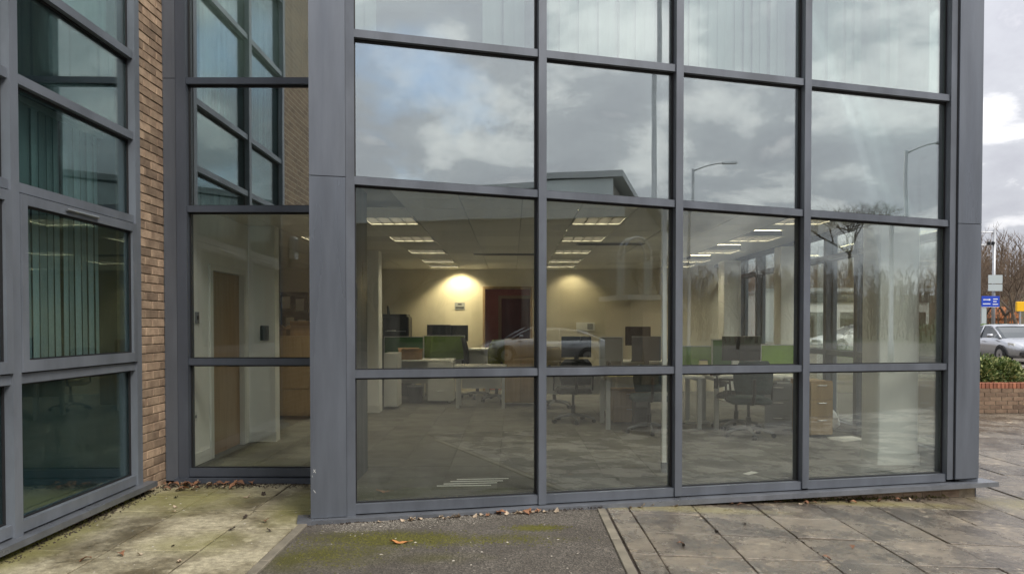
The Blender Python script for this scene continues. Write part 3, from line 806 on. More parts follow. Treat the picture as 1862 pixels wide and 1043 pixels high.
blinds('vertical_blind', 'parted pale vertical blind in the upper left window of the front', FP, FA, [(pu(646), pu(706)), (pu(888), UM[1] - .04)], .24, 3.76, 5.2, 'blind')
blinds('vertical_blind', 'closed pale vertical blind in the second upper window from the left post', FP, FA, [(UM[1] + .04, UM[2] - .04)], .24, 3.76, 5.2, 'blind')
blinds('vertical_blind', 'closed pale vertical blind in the third upper window from the left post', FP, FA, [(UM[2] + .04, UM[3] - .04)], .24, 3.76, 5.2, 'blind')
blinds('vertical_blind', 'pale vertical blind with a gap in the upper right corner window', FP, FA, [(UM[3] + .04, pu(1604)), (pu(1636), pu(1668))], .24, 3.76, 5.2, 'blind')
struct(MB().box(XC - .45, XC - .32, CORNER.y + .3, 11, 3.66, ROOFZ).build('upper_side_wall', 'plaster_white'))
blinds('vertical_blind', 'grey green vertical blind behind the opening window of the left wing', (WX, 0, 0), R(90), [(5.05, 6.46)], .2, 1.22, 3.16, 'blind_teal', ang=5, width=0.079)
blinds('vertical_blind', 'grey green vertical blind behind the wing window cut by the left edge', (WX, 0, 0), R(90), [(3.68, 4.93)], .2, 1.22, 3.16, 'blind_teal', ang=5, width=0.079)
blinds('vertical_blind', 'pale green vertical blind in the topmost left wing window', (WX, 0, 0), R(90), [(3.68, 4.93), (5.05, 6.55)], .2, 3.96, 6.1, 'blind', ang=-14)
blinds('vertical_blind', 'pale vertical blind in the top pane of the recessed window', (0, RY, 0), 0, [(-3.1, -1.7)], .22, 3.96, 5.15, 'blind')

# ================================================================== OFFICE INTERIOR
# ceiling luminaires (lit)
lum = thing('ceiling_light', 'tmp', 'ceiling light', (0, 0, 0))
fr = MB()
for a in (-1, 1):
    fr.box(min(a * .298, a * .28), max(a * .298, a * .28), -.298, .298, -.004, .012)
    fr.box(-.28, .28, min(a * .298, a * .28), max(a * .298, a * .28), -.004, .012)
fr.build('frame', 'ceiling_grid', lum)
MB().box(-.28, .28, -.28, .28, .074, .078).build('diffuser', 'light_diffuser', lum)
MB().box(-.284, -.2805, -.28, .28, .0, .08).box(.2805, .284, -.28, .28, 0, .08).box(-.28, .28, -.284, -.2805, 0, .08).box(-.28, .28, .2805, .284, 0, .08).build('tray', 'louvre', lum)
lv = MB()
for k in range(1, 4): lv.box(-.28 + .14 * k - .004, -.28 + .14 * k + .004, -.28, .28, 0, .055)
for k in range(1, 9): lv.box(-.28, .28, -.28 + .0622 * k - .0015, -.28 + .0622 * k + .0015, .001, .054)
lv.build('louvre', 'louvre', lum)
ORD = ['nearest', 'second', 'third', 'fourth', 'farthest']
for i, (x, y) in enumerate(LIGHTS):
    o = lum if i == 0 else copy_tree(lum)
    o.location = (x, y, CEIL)
    row = 'left' if x < -1 else ('middle' if x < 2 else 'right')
    k = [q for q in LIGHTS if q[0] == x].index((x, y))
    o['label'] = '%s louvred ceiling light of the %s row in the office' % (ORD[k], row)
    if x < -2: o['label'] = 'added unseen louvred ceiling light brightening the corridor behind the recess'
    o['group'] = 'louvred ceiling lights'
for (x, y, s, lab) in ((at(920, 464, 12.5).x, 12.6, .55, 'dark slotted ceiling air grille before the back wall doorway'), (at(1102, 444, 10.7).x + .1, 11.0, .5, 'dark slotted ceiling air grille right of the middle light row')):
    g = thing('air_grille', lab, 'air grille', (x, y, CEIL))
    MB().box(-s, s, -.1, .1, -.012, .0).build('frame', 'grey_plastic', g)
    for k in range(4): MB().box(-s + .03, s - .03, -.08 + .045 * k, -.06 + .045 * k, -.018, -.013).build('slat', 'black_plastic', g)
# wall-washing downlights over the back wall
for x, lab, e in ((at(838, 500, 16).x, 'round downlight washing the back wall left of the doorway', 70), (at(1040, 500, 16).x, 'round downlight washing the back wall right of the doorway', 14)):
    g = thing('downlight', lab, 'downlight', (x, 15.62, CEIL))
    MB().lathe([(.075, -.012), (.085, -.012), (.085, .002), (.075, .002)], 16).build('trim', 'white_paint', g)
    l = bpy.data.lights.new('downlight_lamp', 'SPOT')
    l.energy, l.color, l.spot_size, l.spot_blend, l.shadow_soft_size = e, (1.0, .84, .52), R(118), .5, .1
    lo_ = bpy.data.objects.new('downlight_lamp', l); COL.objects.link(lo_); lo_.parent = g
    lo_.location = (0, 0, -.03)
    lo_.rotation_euler = (R(24), 0, 0)

# walls and door seen through the recess
struct(MB().box(-3.36, -3.22, RY + .21, 7.92, FLOOR - .02, CEIL + .01).box(-3.36, -3.22, 8.86, 9.05, FLOOR - .02, CEIL + .01).box(-3.36, -3.22, 7.92, 8.86, 2.15, CEIL + .01).build('corridor_wall', 'plaster_white'), 'white inner wall with a wooden door behind the recessed window')
d_ = thing('inner_door', 'tall wooden door in the white wall behind the recessed window', 'door', (-3.26, 7.92, FLOOR))
MB().box(-.05, .0, .02, .92, .005, 2.01).build('leaf', 'wood_door', d_)
MB().box(-.08, .06, -.06, .015, 0, 2.08).box(-.08, .06, .925, .99, 0, 2.08).box(-.08, .06, .015, .925, 2.015, 2.08).build('frame', 'skirting', d_)
MB().tube([(.0, .84, 1.0), (.05, .84, 1.0), (.05, .72, 1.0)], .011).build('handle', 'steel_bar', d_)
nib = struct(MB().box(-3.36, -2.90, 9.05, 9.22, FLOOR - .02, CEIL + .01).build('wall_nib', 'plaster_white'), 'white wall end with an entry phone behind the recessed window')
MB().box(-3.22, -3.205, RY + .21, 7.85, FLOOR, FLOOR + .12).build('skirting_board', 'skirting', nib)
MB().box(-3.2, -2.885, 9.033, 9.048, FLOOR, FLOOR + .12).build('skirting_board', 'skirting', nib)
sw_ = thing('light_switch', 'small grey switch plate on the white wall behind the recess', 'switch', (-3.219, 7.55, 1.62))
MB().box(0, .012, -.04, .04, -.06, .06).build('plate', 'grey_plastic', sw_)
MB().box(.0125, .02, -.015, .015, -.02, .02).build('rocker', 'black_plastic', sw_)
sk = thing('wall_socket', 'white socket plate low on the white wall behind the recess', 'socket', (-3.219, 7.45, .62))
MB().box(0, .012, -.075, .075, -.045, .045).build('plate', 'white_laminate', sk)
MB().box(.0125, .016, -.05, -.02, -.015, .015).box(.0125, .016, .02, .05, -.015, .015).build('rocker', 'grey_plastic', sk)
ph = thing('entry_phone', 'dark entry phone on the white wall end', 'entry phone', (-3.02, 9.045, 1.45))
MB().bbox(-.05, .05, -.04, 0, -.09, .09, .008).build('body', 'grey_plastic', ph)
MB().tube([(-.02, -.06, -.085), (-.02, -.075, -.05), (-.02, -.075, .05), (-.02, -.06, .085)], .016, 8).build('handset', 'black_plastic', ph)

def box_thing(name, label, cat, loc, rz, dims, m, group=None):
    t_ = thing(name, label, cat, loc, rz, group)
    return t_
# dark storage run and boxes behind the recess
cb = thing('storage_cabinet', 'long dark storage cabinet against the far end of the corridor', 'cabinet', (-4.05, 11.5, FLOOR))
MB().box(-.75, .42, 0, .5, .06, 1.28).build('carcass', 'grey_plastic', cb)
for k in range(3): MB().box(-.73 + .385 * k, -.36 + .385 * k, -.018, -.001, .1, 1.25).build('door', 'black_plastic', cb)
MB().box(-.77, .44, -.03, .52, 1.281, 1.31).build('top', 'grey_laminate', cb)
wc = thing('wooden_cupboard', 'wooden cupboard with cardboard boxes on top behind the recess', 'cupboard', (-3.28, 11.2, FLOOR))
MB().box(-.32, .32, 0, .5, .05, 1.26).build('carcass', 'wood_furniture', wc)
for k in range(3): MB().box(-.31, .31, -.018, -.001, .08 + .39 * k, .45 + .39 * k).build('drawer', 'wood_furniture', wc)
def carton(label, loc, rz, w_, d, h, open_=True):
    t_ = thing('cardboard_box', label, 'box', loc, rz)
    q_ = MB().box(-w_ / 2, w_ / 2, -d / 2, -d / 2 + .006, 0, h).box(-w_ / 2, w_ / 2, d / 2 - .006, d / 2, 0, h).box(-w_ / 2, -w_ / 2 + .006, -d / 2 + .006, d / 2 - .006, 0, h).box(w_ / 2 - .006, w_ / 2, -d / 2 + .006, d / 2 - .006, 0, h).box(-w_ / 2 + .006, w_ / 2 - .006, -d / 2 + .006, d / 2 - .006, 0, .01)
    q_.build('body', 'cardboard', t_)
    for s_ in (-1, 1):
        MB().add([(-w_ / 2, s_ * d / 2, h), (w_ / 2, s_ * d / 2, h), (w_ / 2, s_ * (d / 2 + .1), h + .06), (-w_ / 2, s_ * (d / 2 + .1), h + .06), (-w_ / 2, s_ * d / 2, h + .006), (w_ / 2, s_ * d / 2, h + .006), (w_ / 2, s_ * (d / 2 + .1), h + .066), (-w_ / 2, s_ * (d / 2 + .1), h + .066)],
                 [(3, 2, 1, 0), (4, 5, 6, 7), (0, 1, 5, 4), (1, 2, 6, 5), (2, 3, 7, 6), (3, 0, 4, 7)]).build('flap', 'cardboard', t_)
    return t_
carton('open cardboard box on the wooden cupboard behind the recess', (-3.2, 11.45, FLOOR + 1.262), .2, .42, .32, .16)
carton('flat cardboard box leaning left on the wooden cupboard behind the recess', (-3.5, 11.4, FLOOR + 1.262), -.3, .2, .24, .1)
nb = thing('notice_board', 'dark pinboard with pale sheets on the wall behind the recess', 'notice board', (at(540, 540, 15.98).x - .05, 15.985, 1.5))
MB().box(-.3, .3, -.02, 0, -.35, .75).build('board', 'black_fabric', nb)
for k, (a, c) in enumerate(((-.18, .4), (.12, .35), (-.1, -.05), (.16, -.1))): MB().box(a - .09, a + .09, -.024, -.021, c, c + .26).build('sheet', 'paper', nb)

# columns
def column(label, x0, x1, y0, y1, m='plaster_white'):
    t_ = thing('column', label, 'column', ((x0 + x1) / 2, (y0 + y1) / 2, FLOOR))
    a, c = (x1 - x0) / 2, (y1 - y0) / 2
    MB().bbox(-a, a, -c, c, 0, CEIL - FLOOR, .006).build('shaft', m, t_)
    MB().box(-a - .012, a + .012, -c - .012, -c - .001, 0.002, .12).box(-a - .012, -a - .001, -c, c, 0.002, .12).build('skirting_board', 'skirting', t_)
    return t_
column('square white column standing at the left of the office', -2.42, -2.16, 12.0, 12.3)
column('broad white column just inside the right front corner', 3.74, 4.14, 7.52, 7.9)
column('white boxed column between the side windows, nearer one', 4.12, 4.32, 11.35, 11.65)
column('white boxed column between the side windows, farther one', 3.98, 4.3, 13.9, 14.3)
column('slim dull red column at the right rear of the office', at(1336, 560, 14.6).x - .1, at(1336, 560, 14.6).x + .1, 14.6, 14.8, 'column_red')
sp = thing('service_pole', 'slim white service pole between floor and ceiling behind the middle front window', 'service pole', (onz(1207, 858, FLOOR).x, onz(1207, 858, FLOOR).y, FLOOR))
MB().box(-.02, .02, -.02, .02, .1, CEIL - FLOOR).build('shaft', 'white_laminate', sp)
MB().box(-.026, .026, -.026, .026, 0, .1).build('foot', 'grey_plastic', sp)

# ---- furniture builders
def desk(label, loc, rz, w_, d=.8, h=.73, legs='post', top='white_laminate', panel=True):
    t_ = thing('desk', label, 'desk', loc, rz)
    MB().bbox(-w_ / 2, w_ / 2, -d / 2, d / 2, h - .028, h, .004).build('desktop', top, t_)
    for sx in (-1, 1):
        for sy in (-1, 1):
            x, y = sx * (w_ / 2 - .06), sy * (d / 2 - .06)
            MB().box(x - .028, x + .028, y - .028, y + .028, 0, h - .029).build('leg', 'metal_leg', t_)
        x = sx * (w_ / 2 - .06)
        MB().box(x - .018, x + .018, -d / 2 + .09, d / 2 - .09, h - .075, h - .03).build('rail', 'metal_leg', t_)
    if panel: MB().box(-w_ / 2 + .1, w_ / 2 - .1, d / 2 - .09, d / 2 - .07, .3, h - .03).build('modesty_panel', top, t_)
    return t_
def dscreen(label, loc, rz, w_, z0, h, m):
    t_ = thing('desk_screen', label, 'desk screen', loc, rz)
    MB().bbox(-w_ / 2 + .015, w_ / 2 - .015, -.014, .014, z0 + .01, z0 + h - .015, .004).build('fabric_panel', m, t_)
    MB().box(-w_ / 2, w_ / 2, -.018, .018, z0 + h - .0145, z0 + h).box(-w_ / 2, -w_ / 2 + .0145, -.018, .018, z0, z0 + h - .015).box(w_ / 2 - .0145, w_ / 2, -.018, .018, z0, z0 + h - .015).build('trim', 'metal_leg', t_)
    for s_ in (-1, 1): MB().box(s_ * (w_ / 2 - .2) - .03, s_ * (w_ / 2 - .2) + .03, -.03, .03, z0 - .02, z0 + .009).build('clamp', 'grey_plastic', t_)
    return t_
def monitor(label, loc, rz, w_=.5, h=.31, m='black_plastic', lift=.12):
    t_ = thing('monitor', label, 'monitor', loc, rz)
    MB().bbox(-w_ / 2, w_ / 2, -.02, .02, lift, lift + h, .006).build('casing', m, t_)
    MB().box(-w_ / 2 + .014, w_ / 2 - .014, -.0225, -.0205, lift + .02, lift + h - .014).build('screen', 'screen', t_)
    MB().box(-.035, .035, .0205, .045, .01, lift + .12).build('stand', m, t_)
    MB().bbox(-.11, .11, -.07, .1, 0, .012, .004).build('base', m, t_)
    return t_
def chair(label, loc, rz, m='black_fabric', arms=True, back_h=.55):
    t_ = thing('office_chair', label, 'office chair', loc, rz)
    MB().bbox(-.24, .24, -.24, .22, .43, .51, .035).build('seat', m, t_, True)
    bk = MB()
    n = 6
    for k in range(n + 1):
        a = k / n
        z = .56 + back_h * a
        wd = .21 + .03 * math.sin(a * math.pi) - .05 * max(0, a - .8) / .2
        y = .22 + .05 * a - .035 * math.sin(a * math.pi)
        bk.v += [(-wd, y - .02, z), (0, y, z), (wd, y - .02, z), (wd, y + .035, z), (0, y + .05, z), (-wd, y + .035, z)]
    for k in range(n):
        for q in range(6): bk.f.append((k * 6 + q, k * 6 + (q + 1) % 6, (k + 1) * 6 + (q + 1) % 6, (k + 1) * 6 + q))
    bk.f += [(5, 4, 3, 2, 1, 0), tuple(n * 6 + q for q in range(6))]
    bk.build('backrest', m, t_, True)
    MB().tube([(0, .05, .42), (0, .22, .44), (0, .285, .55), (0, .29, .75)], .022, 6).build('back_bar', 'black_plastic', t_)
    MB().tube([(0, 0, .10), (0, 0, .25), (0, 0, .251), (0, 0, .43)], [.032, .032, .02, .02], 8).build('column', 'black_plastic', t_)
    for k in range(5):
        a = 2 * math.pi * k / 5 + .3
        c, s_ = math.cos(a), math.sin(a)
        l_ = MB().tube([(.02 * c, .02 * s_, .115), (.16 * c, .16 * s_, .10), (.31 * c, .31 * s_, .065)], [.028, .022, .015], 6).build('leg', 'grey_plastic', t_)
        MB().tube([(.31 * c - .025 * s_, .31 * s_ + .025 * c, .03), (.31 * c + .025 * s_, .31 * s_ - .025 * c, .03)], .03, 10).build('castor', 'black_plastic', l_)
    if arms:
        for s_ in (-1, 1):
            MB().tube([(s_ * .22, 0, .45), (s_ * .29, 0, .47), (s_ * .29, .02, .68)], .014, 6).build('arm_post', 'black_plastic', t_)
            MB().bbox(s_ * .29 - .035, s_ * .29 + .035, -.12, .13, .68, .71, .012).build('armrest', 'black_plastic', t_)
    return t_
def pedestal(label, loc, rz, w_=.42, d=.6, h=.68, m='wood_furniture', n=3):
    t_ = thing('drawer_pedestal', label, 'pedestal', loc, rz)
    MB().box(-w_ / 2, w_ / 2, -d / 2 + .02, d / 2, .04, h).build('carcass', m, t_)
    hh = (h - .06) / n
    for k in range(n):
        dr = MB().box(-w_ / 2 + .003, w_ / 2 - .003, -d / 2, -d / 2 + .018, .05 + hh * k, .05 + hh * (k + 1) - .006).build('drawer', m, t_)
        MB().tube([(-.06, -d / 2 - .002, .05 + hh * (k + .8)), (-.05, -d / 2 - .022, .05 + hh * (k + .8)), (.05, -d / 2 - .022, .05 + hh * (k + .8)), (.06, -d / 2 - .002, .05 + hh * (k + .8))], .005, 6).build('handle', 'steel_bar', dr)
    return t_
def sheets(name, label, loc, rz, w_, d, n, m='paper', spread=.02):
    t_ = thing(name, label, 'paper', loc, rz)
    for k in range(n):
        c = MB().box(-w_ / 2, w_ / 2, -d / 2, d / 2, 0, .0012).build('sheet', m, t_)
        c.location = (random.uniform(-spread, spread), random.uniform(-spread, spread), .0015 * k)
        c.rotation_euler = (0, 0, random.uniform(-.25, .25))
    return t_
DZ = FLOOR + .73
# left cluster
desk('white desk with a pale end panel at the left of the office', (at(770, 640, 13.9).x, 13.95, FLOOR), 0, 1.15, .8, .78)
pp = onz(804, 729, FLOOR)
pedestal('white pedestal at the right end of the left desk', (pp.x, 13.75, FLOOR), 0, .46, .6, .74, 'white_laminate')
wcab = thing('white_cabinet', 'tall white cabinet beside the square white column', 'cabinet', (at(711, 700, 12.6).x, 12.75, FLOOR))
MB().box(-.1, .12, -.25, .25, .04, .95).build('carcass', 'white_laminate', wcab)
MB().box(-.1, .12, -.268, -.251, .06, .93).build('door', 'white_laminate', wcab)
pc = thing('printer_cabinet', 'dark low cabinet carrying the large black printer', 'cabinet', (at(722, 600, 14.9).x, 15.0, FLOOR))
MB().box(-.32, .32, -.3, .3, 0.02, 1.15).build('carcass', 'grey_plastic', pc)
for s_ in (-1, 1): MB().box(min(0, s_ * .3), max(0, s_ * .3), -.318, -.301, .06, 1.1).build('door', 'grey_plastic', pc)
pn = thing('printer', 'large black office printer on a cabinet by the left wall', 'printer', (at(722, 600, 14.9).x, 14.98, FLOOR + 1.152))
MB().bbox(-.26, .26, -.26, .26, 0, .44, .02).build('body', 'black_plastic', pn)
MB().box(-.2, .2, -.34, -.261, .14, .155).build('paper_tray', 'grey_plastic', pn)
MB().box(-.16, .0, -.36, -.2, .156, .165).build('printout', 'paper', pn)
MB().bbox(-.26, .22, -.25, .2, .4405, .49, .01).build('lid', 'black_plastic', pn)
MB().tube([(-.18, .0, .485), (-.2, .0, .66)], [.03, .02], 4).build('feed_guide', 'black_plastic', pn)
dscreen('bright green desk screen in front of the twin monitors', (at(808, 620, 14.6).x, 14.6, FLOOR), 0, .82, .74, .48, 'olive_green')
dscreen('dark green desk screen left of the bright green one', (at(735, 620, 14.55).x, 14.5, FLOOR), 0, .78, .74, .46, 'dark_green_fabric')
carton('torn cardboard box lying on the left desk', (at(745, 640, 13.8).x, 13.9, FLOOR + .782), .3, .4, .3, .14)
desk('white desk behind the bright green screen', (at(830, 620, 15.2).x, 15.15, FLOOR), 0, 1.4, .8, .95)
monitor('left one of twin dark monitors behind the green screen', (at(798, 600, 15).x, 15.0, FLOOR + .952), .1, .48, .34, lift=.14)
monitor('right one of twin dark monitors behind the green screen', (at(823, 600, 15.1).x + .1, 15.1, FLOOR + .952), -.15, .44, .33, lift=.14)
chair('black office chair standing by the doorway', (at(868, 640, 14.4).x, 14.4, FLOOR), R(100), 'black_fabric', False, .62)
chair('olive green office chair before the doorway', (at(903, 640, 13.8).x, 13.8, FLOOR), R(200), 'olive_fabric', False, .6)
wcb = thing('wooden_cupboard', 'low tan wooden cupboard before the right side of the doorway', 'cupboard', (at(945, 640, 13.2).x, 13.3, FLOOR))
MB().box(-.27, .27, -.2, .2, .05, 1.18).build('carcass', 'wood_furniture', wcb)
for s_ in (-1, 1): MB().box(min(s_ * .003, s_ * .265), max(s_ * .003, s_ * .265), -.219, -.2005, .07, 1.16).build('door', 'wood_furniture', wcb)
desk('white side desk in front of the olive chair', (at(875, 660, 13).x, 12.9, FLOOR), 0, .9, .6, .73)
bn = thing('waste_bin', 'round black waste bin under the left desk', 'bin', (at(755, 700, 13.6).x, 13.6, FLOOR))
MB().lathe([(.12, 0), (.15, .3), (.155, .3), (.14, .29)], 16).build('body', 'black_plastic', bn, True)
MB().lathe([(.15, .295), (.163, .3), (.163, .312), (.15, .312)], 16).build('rim', 'grey_plastic', bn, True)
wn_ = thing('wall_notice', 'small grey notice on the lit back wall', 'notice', (at(836, 556, 15.98).x, 15.998, at(836, 556, 15.98).z))
MB().box(-.11, .11, -.012, 0, -.075, .075).build('plate', 'grey_laminate', wn_)
MB().box(-.04, .04, -.0135, -.0125, .02, .05).box(-.09, .09, -.0135, -.0125, -.05, -.02).build('print', 'black_plastic', wn_)
vt = thing('wall_vent', 'square grey thermostat box on the right part of the back wall', 'wall box', (at(1073, 594, 15.98).x, 15.998, at(1073, 594, 15.98).z))
MB().box(-.3, .1, -.02, 0, -.08, .1).build('plate', 'plaster_white', vt)
MB().box(-.06, .06, -.03, -.021, -.05, .07).build('dial', 'grey_laminate', vt)
# middle cluster
desk('white desk carrying the black monitor in the second window', (at(1048, 640, 11.6).x, 11.7, FLOOR), 0, 1.3, .8, .73)
monitor('black monitor facing away in the second front window', (at(1048, 625, 11.4).x, 11.4, DZ), R(180), .46, .32, lift=.2)
chair('tan office chair behind the black monitor', (at(1008, 630, 12.8).x, 12.8, FLOOR), R(160), 'tan_fabric', True, .5)
chair('black office chair in front of the black monitor desk', (at(1042, 640, 10.9).x, 10.85, FLOOR), R(185), 'black_fabric', True, .38)
sheets('paper_stack', 'loose white papers on the desk beside the black monitor', (at(1084, 634, 11.6).x, 11.6, DZ + .002), .3, .3, .21, 6)
rowx0, rowx1 = at(1098, 700, 10.1).x, at(1280, 700, 10.1).x
d1 = desk('long white desk with slim pale legs in the middle of the office', ((rowx0 + rowx1) / 2, 10.45, FLOOR), 0, rowx1 - rowx0, .8, .73, panel=False)
dscreen('pale grey screen at the left end of the long desk', (at(1112, 636, 10.5).x, 10.55, FLOOR), 0, .34, .74, .52, 'grey_laminate')
monitor('grey backed monitor on the long desk', (at(1174, 625, 10.3).x, 10.25, DZ), R(176), .40, .34, 'grey_plastic', .2)
monitor('small black monitor behind the grey backed one', (at(1160, 606, 11.8).x, 11.8, DZ + .12), R(170), .4, .3, 'black_plastic', .25)
desk('white desk at the rear carrying the small black monitor', (at(1165, 625, 12).x, 12.1, FLOOR), 0, 1.2, .7, .85)
tl = thing('desk_phone', 'black desk phone on yellow papers', 'telephone', (at(1122, 645, 10.1).x, 10.12, DZ + .008))
MB().add([(-.09, -.1, 0), (.09, -.1, 0), (.09, .1, 0), (-.09, .1, 0), (-.08, -.07, .05), (.08, -.07, .05), (.07, .1, .19), (-.07, .1, .19)], [(3, 2, 1, 0), (4, 5, 6, 7), (0, 1, 5, 4), (1, 2, 6, 5), (2, 3, 7, 6), (3, 0, 4, 7)]).build('body', 'black_plastic', tl)
MB().tube([(-.11, -.06, .06), (-.12, -.02, .11), (-.11, .07, .18)], .022, 8).build('handset', 'black_plastic', tl)
sheets('paper_stack', 'pale yellow papers under the desk phone on the long desk', (at(1128, 652, 10.05).x, 10.12, DZ + .001), .1, .42, .25, 4, 'cream_paper', .05)
chair('grey office chair tucked behind the grey backed monitor', (at(1182, 640, 9.75).x, 9.8, FLOOR), R(178), 'teal_fabric', False, .36)
pcx = at(1160, 720, 10.6)
tw = thing('computer_tower', 'black computer tower on the floor under the long desk', 'computer', (pcx.x, 10.5, FLOOR))
MB().bbox(-.1, .1, -.22, .22, 0.01, .42, .008).build('case', 'black_plastic', tw)
MB().box(-.085, .085, -.224, -.2205, .28, .40).build('front_panel', 'grey_plastic', tw)
pedestal('dark brown pedestal below the long desk', (at(1140, 720, 10.9).x, 10.75, FLOOR), 0, .5, .45, .5, 'wood_door', 2)
# right cluster
rx0, rx1 = at(1262, 700, 10.1).x + .25, 4.05
d2 = desk('white desk with the big dark monitor near the side windows', ((rx0 + rx1) / 2, 10.45, FLOOR), 0, rx1 - rx0, .8, .73, panel=False)
dscreen('bright green desk screen at the right end of the row', (at(1425, 640, 10.9).x, 10.95, FLOOR), 0, .66, .74, .40, 'green_fabric')
dscreen('bright green desk screen left of the big dark monitor', (at(1268, 640, 10.9).x, 10.97, FLOOR), 0, .56, .74, .38, 'green_fabric')
dscreen('dark green desk screen with a pale post behind the big monitor', (at(1312, 630, 10.8).x, 10.78, FLOOR), 0, .3, .74, .48, 'dark_green_fabric')
monitor('big dark monitor on the desk near the side windows', (at(1350, 630, 10.3).x, 10.35, DZ), R(182), .54, .34, lift=.2)
chair('large dark office chair with its base in front of the right desk', (at(1366, 700, 9.35).x, 9.45, FLOOR), R(176), 'teal_fabric', True, .42)
chair('black office chair turned sideways beneath the right desk', (at(1325, 720, 10.5).x, 10.15, FLOOR), R(60), 'black_fabric', True, .3)
pedestal('wooden drawer pedestal by the side windows', (at(1478, 740, 9.5).x, 9.55, FLOOR), R(8), .30, .5, .72)
pedestal('dark grey pedestal with a wooden edge at the right desk end', (at(1418, 740, 9.9).x, 9.95, FLOOR), R(-20), .34, .6, .66, 'grey_plastic')
cdt = thing('desk_calendar', 'pale folded card calendar on the right desk', 'calendar', (at(1279, 645, 10.4).x, 10.4, DZ + .001))
MB().add([(-.06, -.06, 0), (.06, -.06, 0), (.06, .06, 0), (-.06, .06, 0), (-.06, 0, .2), (.06, 0, .2)], [(0, 1, 5, 4), (2, 3, 4, 5), (1, 2, 5), (3, 0, 4)]).build('card', 'cream_paper', cdt)
MB().tube([(-.06, 0, .202), (.06, 0, .202)], .006, 6).build('spine', 'grey_plastic', cdt)
def keyboard(label, x, y, z, rz):
    t_ = thing('keyboard', label, 'keyboard', (x, y, z), rz)
    MB().bbox(-.21, .21, -.065, .065, 0, .018, .004).build('casing', 'black_plastic', t_)
    for k in range(4): MB().box(-.195, .195, -.052 + .027 * k, -.03 + .027 * k, .0185, .024).build('key_row', 'grey_plastic', t_)
keyboard('black keyboard before the black monitor of the second window', at(1048, 640, 11.7).x, 11.85, DZ + .001, R(180))
keyboard('black keyboard on the right desk near the big dark monitor', at(1352, 640, 10.6).x, 10.62, DZ + .001, R(182))
def mug(label, x, y, z, m):
    t_ = thing('mug', label, 'mug', (x, y, z))
    MB().lathe([(.036, 0), (.04, .01), (.04, .095), (.034, .095), (.034, .02)], 14).build('cup', m, t_, True)
    MB().tube([(.04, 0, .075), (.066, 0, .07), (.068, 0, .035), (.04, 0, .025)], .006, 6).build('handle', m, t_, True)
mug('white mug on the long middle desk', at(1212, 650, 10.2).x, 10.2, DZ + .001, 'white_laminate')
mug('dark mug on the right desk beside the calendar', at(1296, 650, 10.2).x, 10.2, DZ + .001, 'dark_red_door')
sheets('paper_stack', 'loose white papers on the right desk before the big dark monitor', (at(1405, 650, 10.3).x, 10.28, DZ + .002), .4, .3, .21, 5)
sheets('paper_stack', 'loose white papers on the side desk by the doorway', (at(880, 650, 12.9).x, 12.85, FLOOR + .732), .2, .3, .21, 6)
sheets('paper_stack', 'stack of white papers on the desk behind the green screen', (at(838, 612, 15.1).x, 15.0, FLOOR + .953), .2, .4, .3, 8)
cbl = thing('power_cable', 'black power cable hanging below the long middle desk', 'cable', (rowx0 + .5, 10.6, FLOOR))
MB().tube([(0, 0, .7), (.03, -.02, .45), (-.04, .02, .2), (.05, 0, .015), (.4, -.1, .01), (.8, .1, .01)], .007, 6).build('lead', 'black_plastic', cbl, True)
MB().box(.75, 1.1, .07, .13, .0, .04).build('socket_strip', 'white_laminate', cbl)
# bag and papers on the floor
bp_ = onz(1508, 782, FLOOR)
bag = MB()
n1, n2 = 8, 12
for i in range(n1 + 1):
    a = math.pi * i / n1
    for k in range(n2):
        q = 2 * math.pi * k / n2
        rr = .13 * math.sin(a) * (1 + .25 * math.sin(3 * q + i) + random.uniform(-.1, .1))
        bag.v.append((rr * math.cos(q), rr * math.sin(q) * .8, .13 - .13 * math.cos(a) * (1.2 if i > 5 else 1) if i else 0.0))
for i in range(n1):
    for k in range(n2): bag.f.append((i * n2 + k, i * n2 + (k + 1) % n2, (i + 1) * n2 + (k + 1) % n2, (i + 1) * n2 + k))
tag(bag.build('plastic_bag', 'bag_white', loc=(bp_.x, bp_.y, FLOOR + .002)), 'crumpled white plastic bag on the carpet by the side windows', 'bag')
q = onz(1538, 798, FLOOR); sheets('paper_pile', 'fanned white papers on the carpet by the side windows', (q.x, q.y, FLOOR + .003), .2, .34, .24, 5, spread=.05)
q = onz(1368, 860, FLOOR); sheets('paper_scrap', 'lone white paper scrap on the carpet behind the third window', (q.x, q.y, FLOOR + .003), .8, .17, .05, 2, spread=.04)
q = onz(862, 880, FLOOR)
bs = thing('blind_slats', 'few loose white slats lying on the carpet behind the first window', 'slats', (q.x, q.y + .1, FLOOR + .002), R(5))
for k in range(4):
    c = MB().box(-.24, .24, -.012, .012, 0, .003).build('slat', 'paper', bs); c.location = (-.1 + .06 * k, .09 * k - .16, .001); c.rotation_euler = (0, 0, random.uniform(-.06, .06))

